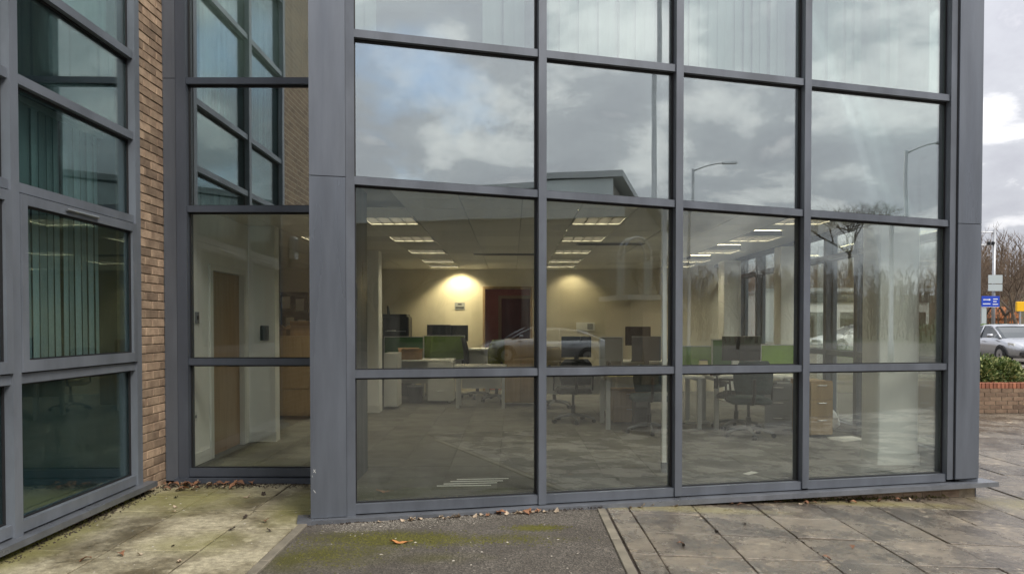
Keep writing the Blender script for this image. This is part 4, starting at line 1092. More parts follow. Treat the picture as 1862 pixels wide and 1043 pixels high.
# ================================================================== OUTDOORS
# ---- wooded rise all round
def hill_z(a, r_):
    k = min(max((r_ - 92) / 48, 0), 1)
    return -0.2 + (10.0 + 1.4 * math.sin(3 * a + .6) + 1.1 * math.sin(7 * a + 2) + .6 * math.sin(17 * a)) * (k * k * (3 - 2 * k))
hb = MB()
NA = 180
RR = [90, 100, 110, 120, 130, 142, 200]
for r_ in RR:
    for k in range(NA):
        a = 2 * math.pi * k / NA
        hb.v.append((r_ * math.cos(a), r_ * math.sin(a), hill_z(a, r_) + (random.uniform(-.4, .4) if r_ > 95 else -.15)))
for i in range(len(RR) - 1):
    for k in range(NA): hb.f.append((i * NA + k, i * NA + (k + 1) % NA, (i + 1) * NA + (k + 1) % NA, (i + 1) * NA + k))
struct(hb.build('hill', 'hill_brown', None, True), 'brown wooded rise on the skyline')
tw_ = MB()
for k in range(13000):
    a = random.uniform(0, 2 * math.pi)
    r_ = random.uniform(97, 142)
    x, y, z = r_ * math.cos(a), r_ * math.sin(a), hill_z(a, r_) - .5
    h = random.uniform(3.5, 9.0) * (.75 + .35 * math.sin(9 * a + 1) * math.sin(5 * a))
    ta, tb = -math.sin(a), math.cos(a)
    def tri(p, q_, wd):
        tw_.add([(p[0] - ta * wd, p[1] - tb * wd, p[2]), (p[0] + ta * wd, p[1] + tb * wd, p[2]), q_], [(0, 1, 2)])
    lean = random.uniform(-.12, .12)
    top = (x + ta * lean * h, y + tb * lean * h, z + h)
    tri((x, y, z), top, .09)
    for q_ in range(11):
        f_ = random.uniform(.25, .92)
        bx, by, bz = x + (top[0] - x) * f_, y + (top[1] - y) * f_, z + h * f_
        l_ = h * random.uniform(.18, .42) * (1.1 - f_ * .5)
        s_ = random.choice((-1, 1)) * random.uniform(.15, .75)
        e = (bx + ta * l_ * s_ + random.uniform(-.3, .3), by + tb * l_ * s_ + random.uniform(-.3, .3), bz + l_ * random.uniform(.6, 1))
        tri((bx, by, bz), e, .04)
        for w_ in range(2):
            g_ = random.uniform(.35, .8)
            p = tuple(b0 + (e0 - b0) * g_ for b0, e0 in zip((bx, by, bz), e))
            l2 = l_ * .45
            tri(p, (p[0] + ta * l2 * random.uniform(-.8, .8), p[1] + tb * l2 * random.uniform(-.8, .8), p[2] + l2), .025)
stuff(tw_.build('distant_wood', 'twig_far'), 'far bare winter wood covering the rise', 'wood')

# ---- bare trees
def tree_mesh(seed, h, spread, depth=6, tight=.55):
    rnd = random.Random(seed)
    tr, cr = MB(), MB()
    def grow(p, d, l, r_, lev):
        pts = [p]
        q_ = p.copy()
        dd = d.copy()
        n = 3 if lev < 3 else 2
        for k in range(n):
            dd = (dd + Vector((rnd.uniform(-1, 1), rnd.uniform(-1, 1), rnd.uniform(-.3, .6))) * .16).normalized()
            q_ = q_ + dd * (l / n)
            pts.append(q_.copy())
        rads = [r_ * (1 - .45 * k / n) for k in range(n + 1)]
        (tr if lev < 2 else cr).tube(pts, rads, 6 if lev < 2 else (4 if lev < 4 else 3), False)
        if lev >= depth: return
        nb_ = 3 if lev else 4
        if lev >= 3: nb_ = rnd.choice((3, 4))
        for k in range(nb_):
            a = 2 * math.pi * (k + rnd.random() * .8) / nb_
            up = Vector((0, 0, 1))
            s_ = dd.cross(up if abs(dd.z) < .95 else Vector((1, 0, 0))).normalized()
            t2 = dd.cross(s_)
            nd = (dd * rnd.uniform(.6, 1) + (s_ * math.cos(a) + t2 * math.sin(a)) * spread * rnd.uniform(.7, 1.2) + up * .12).normalized()
            st = pts[-1] if (k < 2 or lev == 0) else pts[-2]
            grow(st, nd, l * rnd.uniform(.62, .82), r_ * tight, lev + 1)
    grow(Vector((0, 0, -.1)), Vector((0, 0, 1)), h * .27, h * .022, 0)
    return tr.mesh('trunk', 'bark', True), cr.mesh('crown', 'twig', True)
TREES = [tree_mesh(3, 10, .62, 6), tree_mesh(11, 9, .75, 6), tree_mesh(23, 8, .55, 6)]
def tree(label, x, y, kind, s, rz, group=None):
    t_ = thing('bare_tree', label, 'tree', (x, y, gz(x) if y < 20 else GZF), rz, group)
    t_.scale = (s, s, s)
    a, c = TREES[kind]
    put('trunk', a, t_); put('crown', c, t_)
    return t_
# behind the sign post on the right of the picture
for i, (px, Y, kd, s, lab) in enumerate(((1850, 62, 0, .95, 'nearest bare tree at the right edge beyond the silver car'), (1828, 74, 1, 1.0, 'spreading bare tree right of the sign post'),
                                         (1795, 80, 2, 1.25, 'bare tree rising behind the blue sign'), (1875, 78, 2, 1.3, 'tall bare tree cut off by the right edge of the picture'))):
    tree(lab, at(px, 590, Y).x, Y, kd, s, i * 1.3)
# in the reflection
for i, (px, Yv, kd, s, lab, zz) in enumerate(((1560, 134, 1, 2.5, 'round bare tree on the rise, reflected in the right front window', 9.5), (1190, 40, 0, .75, 'bare tree reflected beside the near lamp column', 0),
                                          (1440, 70, 2, 1.2, 'bare tree reflected at the edge of the third window', 0), (690, 26, 1, .8, 'bare tree reflected at the far left of the first window', 0),
                                          (1330, 75, 0, 1.0, 'small bare tree reflected in the middle of the third window', 0), (790, 30, 2, .75, 'thin bare tree reflected in the first window', 0))):
    q = mirrored(px, 590, Yv)
    tree(lab, q.x, q.y, kd, s, i * .9 + .4).location.z += zz
# seen in the glass of the left wing
tree('bare tree across the car park reflected in the left wing', 17, 11.5, 1, .8, 2.0)

# ---- retail shed across the car park, behind the camera
def M2(px, Yv): q_ = mirrored(px, 590, Yv); return Vector((q_.x, q_.y, 0))
A_, B_ = M2(1128, 36), M2(420, 42)
back = -(FN * 1.0)
dirv = (A_ - B_).normalized(); outn = Vector((-dirv.y, dirv.x, 0))
if outn.dot(FP - A_) < 0: outn = -outn
shed = thing('retail_building', 'long retail building with a curved overhanging roof, reflected in the front', 'building', (A_ + B_) / 2)
org = (A_ + B_) / 2
L = (A_ - B_).length
def sp_(s_, o_, z): q_ = B_ + dirv * s_ + outn * o_ - org; return (q_.x, q_.y, z)
zt = 8.3
MB().add([sp_(0, 0, -.2), sp_(L, 0, -.2), sp_(L, -24, -.2), sp_(0, -24, -.2), sp_(0, 0, zt), sp_(L, 0, zt), sp_(L, -24, zt), sp_(0, -24, zt)], [(0, 1, 5, 4), (1, 2, 6, 5), (2, 3, 7, 6), (3, 0, 4, 7), (4, 5, 6, 7)]).build('wall', 'shed_wall', shed)
rf = MB()
NS = 16
for i in range(NS + 1):
    s_ = L * i / NS + (0.5 if i == NS else 0)
    z = 8.65 + .35 * math.sin(math.pi * (.1 + .62 * i / NS))
    rf.v += [sp_(s_, .4, z - .3), sp_(s_, .4, z), sp_(s_, -25, z + .1), sp_(s_, -25, z - .3)]
for i in range(NS):
    for k in range(4): rf.f.append((i * 4 + k, i * 4 + (k + 1) % 4, i * 4 + 4 + (k + 1) % 4, i * 4 + 4 + k))
rf.f += [(3, 2, 1, 0), tuple(NS * 4 + k for k in range(4))]
rf.build('roof', 'shed_roof', shed)
MB().add([sp_(0, .05, 6.6), sp_(L, .05, 6.6), sp_(L, .25, 6.6), sp_(0, .25, 6.6), sp_(0, .05, 8.6), sp_(L, .05, 8.6), sp_(L, .25, 8.6), sp_(0, .25, 8.6)], [(3, 2, 1, 0), (4, 5, 6, 7), (0, 1, 5, 4), (1, 2, 6, 5), (2, 3, 7, 6), (3, 0, 4, 7)]).build('fascia', 'shed_fascia', shed)
for k in range(7):
    s0 = L - 3.2 - 4.0 * k
    w_ = MB().add([sp_(s0, .03, .3), sp_(s0 + 2.6, .03, .3), sp_(s0 + 2.6, .06, .3), sp_(s0, .06, .3), sp_(s0, .03, 3.2), sp_(s0 + 2.6, .03, 3.2), sp_(s0 + 2.6, .06, 3.2), sp_(s0, .06, 3.2)], [(3, 2, 1, 0), (4, 5, 6, 7), (0, 1, 5, 4), (1, 2, 6, 5), (2, 3, 7, 6), (3, 0, 4, 7)]).build('window', 'dark_glazing', shed)
# arched glass porch and low kiosk beside it
def lampost(label, base, head_dir, h, arm):
    t_ = thing('lamp_post', label, 'lamp post', (base.x, base.y, gz(base.x)))
    MB().tube([(0, 0, 0), (0, 0, 1.2), (0, 0, 1.22), (0, 0, h)], [.11, .11, .085, .065], 10).build('column', 'galvanised', t_, True)
    hd = head_dir.normalized()
    pts = [Vector((0, 0, h - .1)) + hd * (arm * k / 5) + Vector((0, 0, .38 * math.sin(k / 5 * math.pi / 2))) for k in range(6)]
    MB().tube(pts, [.04, .036, .032, .03, .028, .028], 6).build('arm', 'galvanised', t_, True)
    e = pts[-1]
    s_ = Vector((-hd.y, hd.x, 0))
    def c(a, b_, z): q_ = e + hd * a + s_ * b_; return (q_.x, q_.y, q_.z + z)
    MB().add([c(-.1, -.1, -.05), c(.55, -.13, -.02), c(.55, .13, -.02), c(-.1, .1, -.05), c(-.1, -.05, .05), c(.5, -.05, .09), c(.5, .05, .09), c(-.1, .05, .05)], [(3, 2, 1, 0), (4, 5, 6, 7), (0, 1, 5, 4), (1, 2, 6, 5), (2, 3, 7, 6), (3, 0, 4, 7)]).build('lamp_head', 'galvanised', t_)
    return t_
def M3(px, Yv, dpx): return M2(px + dpx, Yv) - M2(px, Yv)
lampost('tall near lamp column whose reflection crosses the second front window', M2(1201, 21), M3(1201, 21, 60), 12.5, 1.5)
lampost('lamp post with its head reflected at the left of the third window', M2(1246, 34), M3(1246, 34, 60), 8.7, 1.4)
lampost('lamp post with its curved arm reflected in the right front window', M2(1636, 27), M3(1636, 27, 60), 8.2, 1.2)
pc_ = M2(1147, 25)
porch = thing('arched_shelter', 'arched glass shelter reflected in the second front window', 'shelter', (pc_.x, pc_.y, gz(pc_.x)), FA)
for y in (-.25, .25):
    MB().tube([(-.5, y, 1.0), (-.5, y, 3.3)] + [(-.5 * math.cos(math.pi * k / 10), y, 3.9 + .65 * math.sin(math.pi * k / 10)) for k in range(11)] + [(.5, y, 3.3), (.5, y, 1.0)], .05, 6).build('hoop', 'galvanised', porch, True)
for s_ in (-1, 1): MB().box(s_ * .5 - .02, s_ * .5 + .02, -.24, .24, 1.2, 3.8).build('side_glass', 'sign_back', porch)
MB().box(-.55, .55, -.3, .3, 0, 1.0).build('base', 'brown_brick', porch)
kc = M2(1160, 22)
kiosk = thing('brick_kiosk', 'low brown brick kiosk with a flat roof reflected in the second window', 'kiosk', (kc.x, kc.y, gz(kc.x)), FA)
MB().box(-.75, .75, -1, 1, 0, 2.35).build('wall', 'brown_brick', kiosk)
MB().box(-.9, .9, -1.15, 1.15, 2.352, 2.5).build('roof', 'shed_roof', kiosk)
MB().box(-.4, .4, 1.005, 1.04, 0, 2.0).build('door', 'wood_door', kiosk)

# ---- cars
def car(label, loc, rz, paint, group='parked cars', van=False):
    t_ = thing('van' if van else 'parked_car', label, 'van' if van else 'car', loc, rz, group)
    #      x     half width  top   bottom
    st = [(-2.36, .60, .78, .42), (-2.30, .76, .96, .30), (-2.0, .84, 1.03, .24), (-1.5, .88, 1.01, .20), (-.7, .90, .99, .18), (.2, .90, .97, .18), (1.0, .90, .96, .18),
          (1.5, .885, .91, .20), (1.95, .84, .83, .22), (2.22, .74, .73, .26), (2.36, .56, .62, .34)]
    bd = MB()
    for x, w_, zt_, zb in st:
        h = zt_ - zb
        half = [(0, zb), (w_ * .86, zb), (w_ * .98, zb + h * .22), (w_, zb + h * .55), (w_ * .975, zb + h * .80), (w_ * .90, zb + h * .965), (w_ * .6, zt_ + .012), (0, zt_ + .025)]
        ring = half + [(-a, c) for a, c in half[-2:0:-1]]
        bd.v += [(x, a, c) for a, c in ring]
    n = 14
    for i in range(len(st) - 1):
        for k in range(n): bd.f.append((i * n + k, i * n + (k + 1) % n, (i + 1) * n + (k + 1) % n, (i + 1) * n + k))
    bd.f += [tuple(range(n)), tuple((len(st) - 1) * n + k for k in range(n - 1, -1, -1))]
    bd.build('body', paint, t_, True)
    # cabin: side profile swept across
    prof = [(-1.95, 1.0, .76), (-1.55, 1.17, .72), (-1.05, 1.36, .65), (-.5, 1.44, .62), (.05, 1.45, .61), (.42, 1.37, .63), (.85, 1.16, .70), (1.22, .95, .76)]
    cb_ = MB()
    for x, z, w_ in prof:
        cb_.v += [(x, -.82 if z < 1.1 else -.81, min(z, .93)), (x, -w_, z - .035), (x, -w_ * .8, z), (x, w_ * .8, z), (x, w_, z - .035), (x, .82 if z < 1.1 else .81, min(z, .93))]
    for i in range(len(prof) - 1):
        for k in range(5): cb_.f.append((i * 6 + k, i * 6 + k + 1, i * 6 + 7 + k, i * 6 + 6 + k))
    cb_.f += [tuple(range(6)), tuple((len(prof) - 1) * 6 + k for k in range(5, -1, -1))]
    cb_.build('windows', 'car_glass', t_, False)
    rp = MB()
    for x, z, w_ in prof[2:6]: rp.v += [(x, -w_ - .012, z - .05), (x, -w_ * .82, z + .014), (x, 0, z + .022), (x, w_ * .82, z + .014), (x, w_ + .012, z - .05)]
    for i in range(3):
        for k in range(4): rp.f.append((i * 5 + k, i * 5 + k + 1, i * 5 + 6 + k, i * 5 + 5 + k))
    rp.build('roof', paint, t_, True)
    for s_ in (-1, 1):
        for pts_, r0 in (([(1.2, s_ * .77, .95), (.85, s_ * .71, 1.16), (.42, s_ * .645, 1.35)], .035), ([(-1.95, s_ * .77, 1.0), (-1.55, s_ * .73, 1.16), (-1.05, s_ * .665, 1.34)], .06),
                         ([(-.25, s_ * .825, .95), (-.28, s_ * .63, 1.42)], .03), ([(-1.15, s_ * .82, .96), (-1.1, s_ * .67, 1.33)], .022)):
            MB().tube(pts_, r0, 5).build('pillar', paint, t_, True)
    for x in (-1.42, 1.42):
        for s_ in (-1, 1):
            wh = MB().tube([(x, s_ * .70, .32), (x, s_ * .915, .32)], .325, 20).build('wheel', 'tyre', t_)
            MB().tube([(x, s_ * .9155, .32), (x, s_ * .925, .32)], .215, 16).build('rim', 'alloy', wh)
            MB().tube([(x, s_ * .9255, .32), (x, s_ * .93, .32)], .05, 10).build('hub', 'grille', wh)
            a_ = MB()
            for k in range(12):
                q0, q1 = math.pi * k / 12, math.pi * (k + 1) / 12
                a_.add([(x + .34 * math.cos(q0), s_ * .905, .32 + .34 * math.sin(q0)), (x + .34 * math.cos(q1), s_ * .905, .32 + .34 * math.sin(q1)), (x + .385 * math.cos(q1), s_ * .912, .32 + .385 * math.sin(q1)), (x + .385 * math.cos(q0), s_ * .912, .32 + .385 * math.sin(q0))], [(0, 1, 2, 3)])
            a_.build('wheel_arch', 'grille', t_)
    for s_ in (-1, 1):
        MB().hexa([(1.98, s_ * .52, .60), (2.30, s_ * .45, .58), (2.12, s_ * .76, .62), (1.86, s_ * .84, .66), (1.95, s_ * .52, .76), (2.25, s_ * .44, .70), (2.08, s_ * .77, .76), (1.84, s_ * .85, .79)]).build('headlight', 'headlight', t_)
        MB().box(-2.34, -2.2, min(s_ * .5, s_ * .77), max(s_ * .5, s_ * .77), .72, .88).build('tail_light', 'tail_light', t_)
        mr_ = MB().bbox(.78, .94, s_ * .98 - .1, s_ * .98 + .1, .97, 1.1, .03).build('door_mirror', paint, t_, True)
        for x0 in (-.95, .15): MB().box(x0, x0 + .2, min(s_ * .905, s_ * .925), max(s_ * .905, s_ * .925), .80, .825).build('door_handle', paint, t_)
    MB().box(2.28, 2.375, -.42, .42, .50, .64).build('grille', 'grille', t_)
    MB().box(2.2, 2.37, -.66, .66, .34, .44).build('lower_grille', 'grille', t_)
    MB().box(2.376, 2.385, -.26, .26, .40, .51).build('number_plate', 'plate', t_)
    return t_
GZR = gz(20)
cq = at(1842, 590, 29.5)
car('silver saloon car with a lit headlight behind the planter', (19.35, 29.0, GZF), R(-97), 'car_silver', 'cars on the road at the right')
cq = at(1880, 590, 41); car('white car behind the silver saloon', (cq.x, 42, GZF), R(-20), 'car_white', 'cars on the road at the right')
cq = at(1779, 590, 62); car('white car half hidden behind the corner post', (cq.x, 62, GZF), R(200), 'car_white', 'cars on the road at the right')
cq = at(1827, 590, 70); car('pale parked car under the orange building', (cq.x, 70, GZF), R(190), 'car_silver', 'cars on the road at the right')
cq = at(1560, 590, 40); car('white car seen through the side windows', (cq.x, 40, GZF), R(185), 'car_white', 'cars on the road at the right')
for px, Yv, rz, pt, lab in ((992, 30, R(200), 'car_silver', 'silver car reflected before the doorway'),):
    q = M2(px, Yv); car(lab, (q.x, q.y, gz(q.x)), rz, pt, 'cars parked across the car park')

# ---- planter wall, brick by brick, and its shrub
PX_, PY_ = 8.55, 14.42
planter = thing('brick_planter', 'low brick planter wall with a red soldier course on top', 'planter', (PX_, PY_, GZR))
PW = 4.6
MB().box(0.01, PW, 0.012, .2, -.1, .49).build('mortar_core', 'mortar', planter)
pbm, pbh = brick_mesh(.213, .10, .070, 'brown_brick'), brick_mesh(.10, .10, .070, 'brown_brick')
for r_ in range(6):
    for k in range(21):
        x = .11 + .2245 * k + (.112 if r_ % 2 else 0)
        if x > PW - .1: continue
        put('brick', pbm, planter, (x, .05 + random.uniform(-.002, .002), .045 + .081 * r_))
sbm = brick_mesh(.066, .215, .105, 'red_brick')
for k in range(60): put('soldier_brick', sbm, planter, (.04 + .0765 * k, .105, .545))
MB().box(0, PW, .2, 2.2, -.1, .46).build('soil_bed', 'soil', planter)
def shrub(label, c, r3, nleaf, seed):
    t_ = thing('shrub', label, 'shrub', c)
    rnd = random.Random(seed)
    lv1, lv2 = MB(), MB()
    lumps = [(Vector((rnd.uniform(-.75, .75) * r3[0], rnd.uniform(-.6, .6) * r3[1], rnd.uniform(.25, .78) * r3[2])), rnd.uniform(.24, .36)) for _ in range(26)]
    for k in range(nleaf):
        lc, lr = rnd.choice(lumps)
        d_ = Vector((rnd.gauss(0, 1), rnd.gauss(0, 1), rnd.gauss(.25, 1))).normalized()
        p = lc + d_ * lr * rnd.uniform(.72, 1.05)
        if p.z < .02: continue
        up = (d_ + Vector((rnd.uniform(-.6, .6), rnd.uniform(-.6, .6), rnd.uniform(0, .7)))).normalized()
        s_ = up.cross(Vector((rnd.uniform(-1, 1), rnd.uniform(-1, 1), .2))).normalized()
        l_, wd = rnd.uniform(.05, .085), rnd.uniform(.018, .03)
        nrm = up.cross(s_)
        (lv1 if rnd.random() < .62 else lv2).add([p, p + up * l_ * .5 + s_ * wd + nrm * .008, p + up * l_, p + up * l_ * .5 - s_ * wd + nrm * .008], [(0, 1, 2, 3)])
    f_ = lv1.build('green_foliage', 'leaf_green', t_); f2 = lv2.build('pale_foliage', 'leaf_pale', t_)
    st_ = MB()
    for k in range(14):
        a = rnd.uniform(0, 6.28)
        st_.tube([(0, 0, -.05), (math.cos(a) * r3[0] * .35, math.sin(a) * r3[1] * .35, r3[2] * .4), (math.cos(a) * r3[0] * .7, math.sin(a) * r3[1] * .7, r3[2] * .7)], [.015, .01, .005], 4)
    st_.build('stems', 'bark', t_)
    return t_
shrub('dense variegated green shrub in the brick planter', (at(1796, 660, 15.2).x, 15.2, GZR + .46), (.62, .55, .42), 8000, 5)

# ---- signs and poles on the right
pq = at(1806, 590, 40)
pole = thing('sign_pole', 'tall pale pole with two side arms and dark camera heads', 'pole', (pq.x, 40, GZF))
MB().tube([(0, 0, 0), (0, 0, 6.55)], [.10, .075], 10).build('shaft', 'galvanised', pole, True)
MB().tube([(0, 0, 6.42), (-.9, 0, 6.45)], .03, 6).build('arm', 'galvanised', pole)
MB().tube([(0, 0, 5.75), (-.9, 0, 5.75)], .03, 6).build('arm', 'galvanised', pole)
for x in (-.1, -.32): MB().lathe([(.02, -.02), (.08, .0), (.09, .12), (.05, .17)], 10, (x, -.06, 5.76)).build('camera_head', 'black_plastic', pole)
gs = thing('road_sign', 'grey back of a square road sign on the tall pole', 'road sign', (pq.x, 39.85, GZF))
for z0, z1 in ((3.26, 3.62), (3.66, 4.12)): MB().box(-.40, .36, -.02, .0, z0, z1).build('panel', 'sign_back', gs)
MB().box(-.40, .36, .001, .04, 3.3, 3.36).box(-.40, .36, .001, .04, 3.98, 4.04).build('rail', 'galvanised', gs)
bq = at(1801, 548, 39)
bs_ = thing('road_sign', 'blue direction sign with white lines on a pale post', 'road sign', (bq.x, 39, GZF))
zb_ = bq.z - GZF
MB().box(-.48, .46, -.03, 0, zb_ - .29, zb_ + .29).build('panel', 'sign_blue', bs_)
w_ = MB()
for (a, c, z) in ((-.40, -.1, .10), (.12, .36, .13), (.12, .30, .0), (-.42, -.02, -.12), (.1, .38, -.14)): w_.box(a, c, -.034, -.031, zb_ + z - .022, zb_ + z + .022)
w_.add([(-.1, -.033, zb_ + .04), (.0, -.033, zb_ + .1), (-.1, -.033, zb_ + .16)], [(0, 1, 2)])
w_.box(-.48, .46, -.0335, -.0315, zb_ - .29, zb_ - .275)
w_.build('lettering', 'sign_white', bs_)
MB().box(-.44, -.2, .001, .1, 0, zb_ - .2).build('post', 'sign_back', bs_)
hq = at(1790, 582, 36)
hd_ = thing('hedge', 'low clipped green hedge at the roadside behind the silver car', 'hedge', (hq.x, 36, GZF))
hm = MB()
for k in range(2600):
    p = Vector((random.uniform(-3, 1.2), random.uniform(-.4, .4), random.uniform(.05, 1.45)))
    s_ = random.uniform(.04, .09)
    a = random.uniform(0, 6.28); bb = random.uniform(-1, 1)
    u_ = Vector((math.cos(a), math.sin(a), bb)).normalized() * s_; v_ = Vector((-math.sin(a), math.cos(a), random.uniform(-1, 1))).normalized() * s_
    hm.add([p - u_ - v_, p + u_ - v_, p + u_ + v_, p - u_ + v_], [(0, 1, 2, 3)])
hm.build('foliage', 'leaf_green', hd_)
MB().box(-2.95, 1.15, -.32, .32, 0, 1.35).build('core', 'grass', hd_)
def building(name, label, loc, rz, w_, d, h, m, roofm, nwin, pitch=0.0, fascia=None):
    t_ = thing(name, label, 'building', loc, rz)
    MB().box(-w_ / 2, w_ / 2, 0, d, 0, h).build('wall', m, t_)
    if pitch:
        MB().add([(-w_ / 2 - .2, -.3, h), (w_ / 2 + .2, -.3, h), (w_ / 2 + .2, d + .3, h), (-w_ / 2 - .2, d + .3, h), (0, -.3, h + pitch), (0, d + .3, h + pitch)], [(0, 1, 4), (1, 2, 5, 4), (2, 3, 5), (3, 0, 4, 5), (3, 2, 1, 0)]).build('roof', roofm, t_)
    else: MB().box(-w_ / 2 - .1, w_ / 2 + .1, -.4, d, h + .002, h + .3).build('roof', roofm, t_)
    for k in range(nwin):
        x = -w_ / 2 + w_ * (k + .5) / nwin
        ww = w_ / nwin * .38
        wd_ = MB().box(x - ww, x + ww, -.06, -.005, .4, min(2.5, h - .6)).build('window', 'dark_glazing', t_)
        MB().box(x - ww - .06, x - ww, -.08, -.004, .4, min(2.5, h - .6)).box(x + ww, x + ww + .06, -.08, -.004, .4, min(2.5, h - .6)).build('frame', 'white_paint', wd_)
    if fascia: MB().box(-w_ / 2, w_ / 2, -.15, -.01, h - .9, h - .1).build('fascia', fascia, t_)
    return t_
q = at(1832, 580, 84); building('brick_building', 'small orange brick building with a pitched roof beyond the road', (q.x, 84, GZF), 0, 2.6, 6, 2.2, 'orange_brick', 'orange_brick', 2, 1.3)
q = at(1842, 570, 95); building('brick_building', 'low red brick shop behind the blue sign', (at(1796, 570, 95).x, 95, GZF), 0, 5, 6, 3.0, 'dark_red_door', 'shed_roof', 3)
q = at(1855, 557, 58)
ys_ = thing('shop_sign', 'bright yellow box sign on a post at the right edge', 'sign', (q.x, 58, GZF))
zy = q.z - GZF
MB().bbox(-.32, .32, -.1, .1, zy - .36, zy + .38, .03).build('box', 'sign_yellow', ys_)
MB().tube([(0, 0, 0), (0, 0, zy - .37)], .07, 8).build('post', 'galvanised', ys_)
q = at(1570, 560, 62); building('shop_row', 'pale shop row with a dark fascia seen through the side windows', (q.x - 1.0, 62, GZF), R(0), 13, 12, 4.2, 'plaster_white', 'shed_roof', 5, 0, 'spandrel')
q = at(1590, 572, 55)
rs = thing('shop_banner', 'small red banner outside the pale shop row', 'banner', (at(1610, 572, 58).x, 58, GZF))
MB().box(-.3, .3, -.02, .02, .8, 2.4).build('cloth', 'car_red', rs)
MB().tube([(-.32, 0, 0), (-.32, 0, 2.5)], .03, 6).build('post', 'galvanised', rs)
# kerb and road line along the far road
kb = struct(MB().box(5, 90, 20.0, 20.15, GZF - .05, GZF + .1).build('kerb', 'edging'), 'concrete kerb along the road')
ln = struct(MB().box(5, 90, 25.9, 26.0, GZF, GZF + .004).build('road_marking', 'road_line'), 'white road edge line')

# ================================================================== LITTER
def leaf_mesh(seed, l=.055, wd=.02, m='dead_leaf'):
    r_ = random.Random(seed)
    n = 7
    v_, f_ = [], []
    for k in range(n):
        a = k / (n - 1)
        ww = wd * math.sin(math.pi * min(max(a, .03), .97)) * r_.uniform(.75, 1.2)
        z = .012 * math.sin(a * math.pi * 1.3 + seed) + .004
        v_ += [(l * (a - .5), -ww, z + r_.uniform(0, .014)), (l * (a - .5), 0, z), (l * (a - .5), ww, z + r_.uniform(0, .014))]
    for k in range(n - 1):
        for q_ in range(2): f_.append((k * 3 + q_, k * 3 + 3 + q_, k * 3 + 4 + q_, k * 3 + 1 + q_))
    mb_ = MB(); mb_.add(v_, f_); return mb_.mesh('leaf_blade', m, True)
q = onz(726, 987)
ol = thing('fallen_leaf', 'bright orange fallen leaf on the mossy asphalt', 'leaf', (q.x, q.y, .006), R(12))
put('leaf_blade', leaf_mesh(2, .135, .03, 'orange_leaf'), ol)
MB().tube([(.066, 0, .006), (.095, .004, .008)], .0015, 4).build('leaf_stalk', 'orange_leaf', ol)
LM = [leaf_mesh(k, random.uniform(.05, .085), random.uniform(.016, .028), m_) for k, m_ in enumerate(['dead_leaf', 'dead_leaf', 'pale_leaf', 'pale_leaf', 'dark_litter_and_shade'])]
def leaves(label, spots, group):
    for (x, y, z, k, s_) in spots:
        o = put('fallen_leaf', LM[k], None, (x, y, z), (random.uniform(-.2, .3), random.uniform(-.2, .3), random.uniform(0, 6.28)))
        o.scale = (s_,) * 3
        tag(o, label, 'leaf', group)
sp1 = [(random.triangular(-3.34, -2.2, -3.2), RY - .10 - random.random() ** 2 * .28, .02 + random.uniform(0, .02), random.choice((0, 0, 1, 2)), random.uniform(.7, 1.3)) for _ in range(34)]
leaves('brown dead leaf lying in the corner below the recessed window', sp1, 'dead leaves in the recess corner')
sp2 = [(random.uniform(-1.75, -1.62), RY - .08 - random.random() * .45, .025 + random.uniform(0, .04), random.choice((0, 0, 1)), random.uniform(.9, 1.6)) for _ in range(16)]
leaves('reddish dead leaf heaped against the foot of the left post', sp2, 'dead leaves by the left post')
sp3 = []
for _ in range(30):
    u_ = random.choice((random.gauss(.75, .3), random.gauss(1.55, .2), random.uniform(.2, 2.0)))
    p = fp(u_, -.135 - random.random() * .06); sp3.append((p.x, p.y, .008, random.choice((2, 2, 3, 0)), random.uniform(.6, 1.2)))
leaves('pale curled dead leaf on the asphalt along the front sill', sp3, 'curled leaves along the front sill')
sp4 = []
for _ in range(34):
    u_ = random.uniform(2.2, 5.6)
    p = fp(u_, -.05 - random.random() * .12); sp4.append((p.x, p.y, gz(p.x) + .018, random.choice((0, 4, 2, 1)), random.uniform(.5, 1.0)))
leaves('small dark dead leaf on the slabs under the right part of the sill', sp4, 'dead leaves along the right slabs')
sp5 = [(random.uniform(-3.2, -1.8), random.uniform(4.6, 6.9), .02, random.choice((4, 4, 0, 2)), random.uniform(.5, 1.0)) for _ in range(14)]
leaves('scattered dead leaf on the left paving', sp5, 'dead leaves on the left paving')
sp6 = [(random.uniform(1.0, 5.2), random.uniform(4.7, 6.2), 0, random.choice((4, 4, 0)), random.uniform(.5, .9)) for _ in range(9)]
leaves('scattered small dark leaf on the right hand slabs', [(x, y, gz(x) + .02, k, s_) for x, y, z, k, s_ in sp6], 'dead leaves on the right paving')
mo = MB()
for k in range(2600):
    bx, by, rx, ry = random.choice(((-.85, 5.33, .5, .16), (-.85, 5.33, .5, .16), (-1.25, 5.0, .3, .3), (.18, 5.62, .18, .07), (-.3, 5.3, .5, .12)))
    x, y = random.gauss(bx, rx * .6), random.gauss(by, ry * .6)
    if x < -1.55 or x > .7: continue
    r_ = random.uniform(.003, .009)
    mo.add([(x - r_, y - r_ * .6, .0), (x + r_, y - r_ * .5, .0), (x, y + r_, .0), (x, y, r_ * .8)], [(0, 1, 3), (1, 2, 3), (2, 0, 3)])
stuff(mo.build('moss_patch', 'moss'), 'olive moss clumps growing on the asphalt', 'moss')
pb = MB()
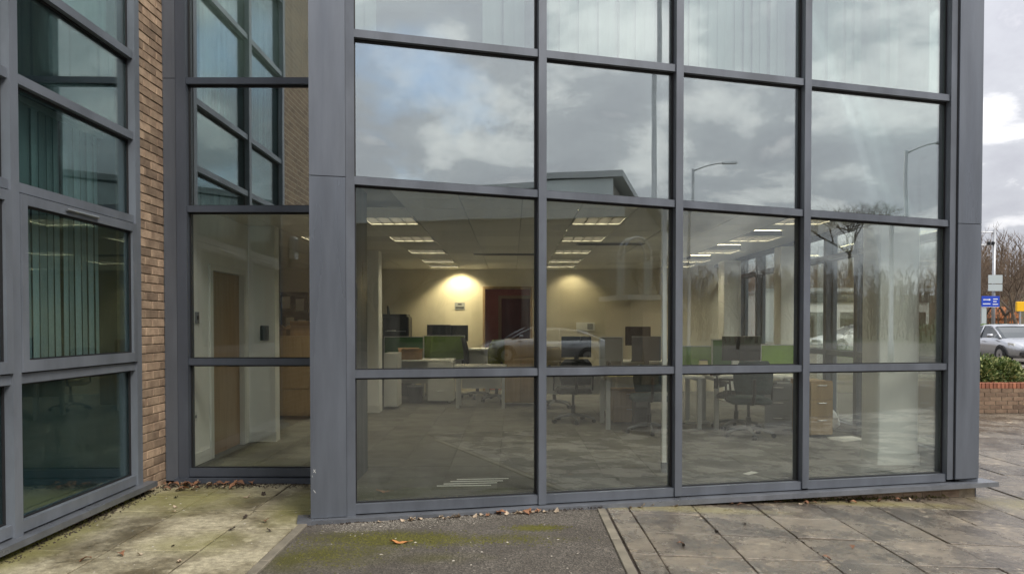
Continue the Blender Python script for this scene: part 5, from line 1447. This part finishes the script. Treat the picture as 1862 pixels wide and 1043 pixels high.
def grit(x, y, z, r_):
    a = random.uniform(0, 6.28)
    c, s_ = math.cos(a), math.sin(a)
    pts = [(1, 0), (.3, .7), (-.8, .4), (-.7, -.5), (.4, -.7)]
    pb.add([(x + (c * p - s_ * q_) * r_, y + (s_ * p + c * q_) * r_, z) for p, q_ in pts] + [(x, y, z + r_ * .45)], [(k, (k + 1) % 5, 5) for k in range(5)])
for _ in range(60): grit(random.uniform(-1.5, .7), random.uniform(4.3, 5.9), .001, random.triangular(.003, .014, .004))
for _ in range(2600):
    p = fp(random.triangular(-.3, 2.1, .1), -.12 - random.random() ** 1.6 * .26); grit(p.x, p.y, 0, random.uniform(.0015, .004))
for _ in range(120): grit(random.uniform(-3.3, -1.7), random.uniform(4.4, 7.0), .012, random.triangular(.003, .013, .005))
for _ in range(90):
    x = random.uniform(1.0, 5); grit(x, random.uniform(4.5, 6.3), gz(x) + .012, random.uniform(.003, .009))
stuff(pb.build('grit', 'pebble'), 'scattered pale grit and small stones on the ground', 'grit')
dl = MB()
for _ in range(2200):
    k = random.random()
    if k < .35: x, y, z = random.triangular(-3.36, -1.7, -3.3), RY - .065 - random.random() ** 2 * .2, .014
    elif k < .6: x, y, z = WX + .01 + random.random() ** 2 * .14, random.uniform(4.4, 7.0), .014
    elif k < .7: p = fp(random.uniform(-.4, 2.1), -.117 - random.random() ** 2 * .05); x, y, z = p.x, p.y, .001  # dark crumbs here are painted contact shade under the front sill
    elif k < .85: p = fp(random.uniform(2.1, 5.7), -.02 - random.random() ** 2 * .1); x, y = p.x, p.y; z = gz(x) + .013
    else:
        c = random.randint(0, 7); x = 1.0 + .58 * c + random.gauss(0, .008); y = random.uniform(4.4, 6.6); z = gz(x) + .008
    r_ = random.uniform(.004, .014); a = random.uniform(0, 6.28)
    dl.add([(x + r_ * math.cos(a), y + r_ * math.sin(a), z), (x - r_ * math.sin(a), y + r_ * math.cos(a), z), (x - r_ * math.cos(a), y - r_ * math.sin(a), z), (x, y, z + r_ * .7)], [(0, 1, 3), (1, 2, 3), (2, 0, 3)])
stuff(dl.build('litter_and_sill_shade', 'dark_litter_and_shade'), 'dark crumbs of soil and rotted leaf in the joints and corners, and painted contact shade along the front sill', 'litter')
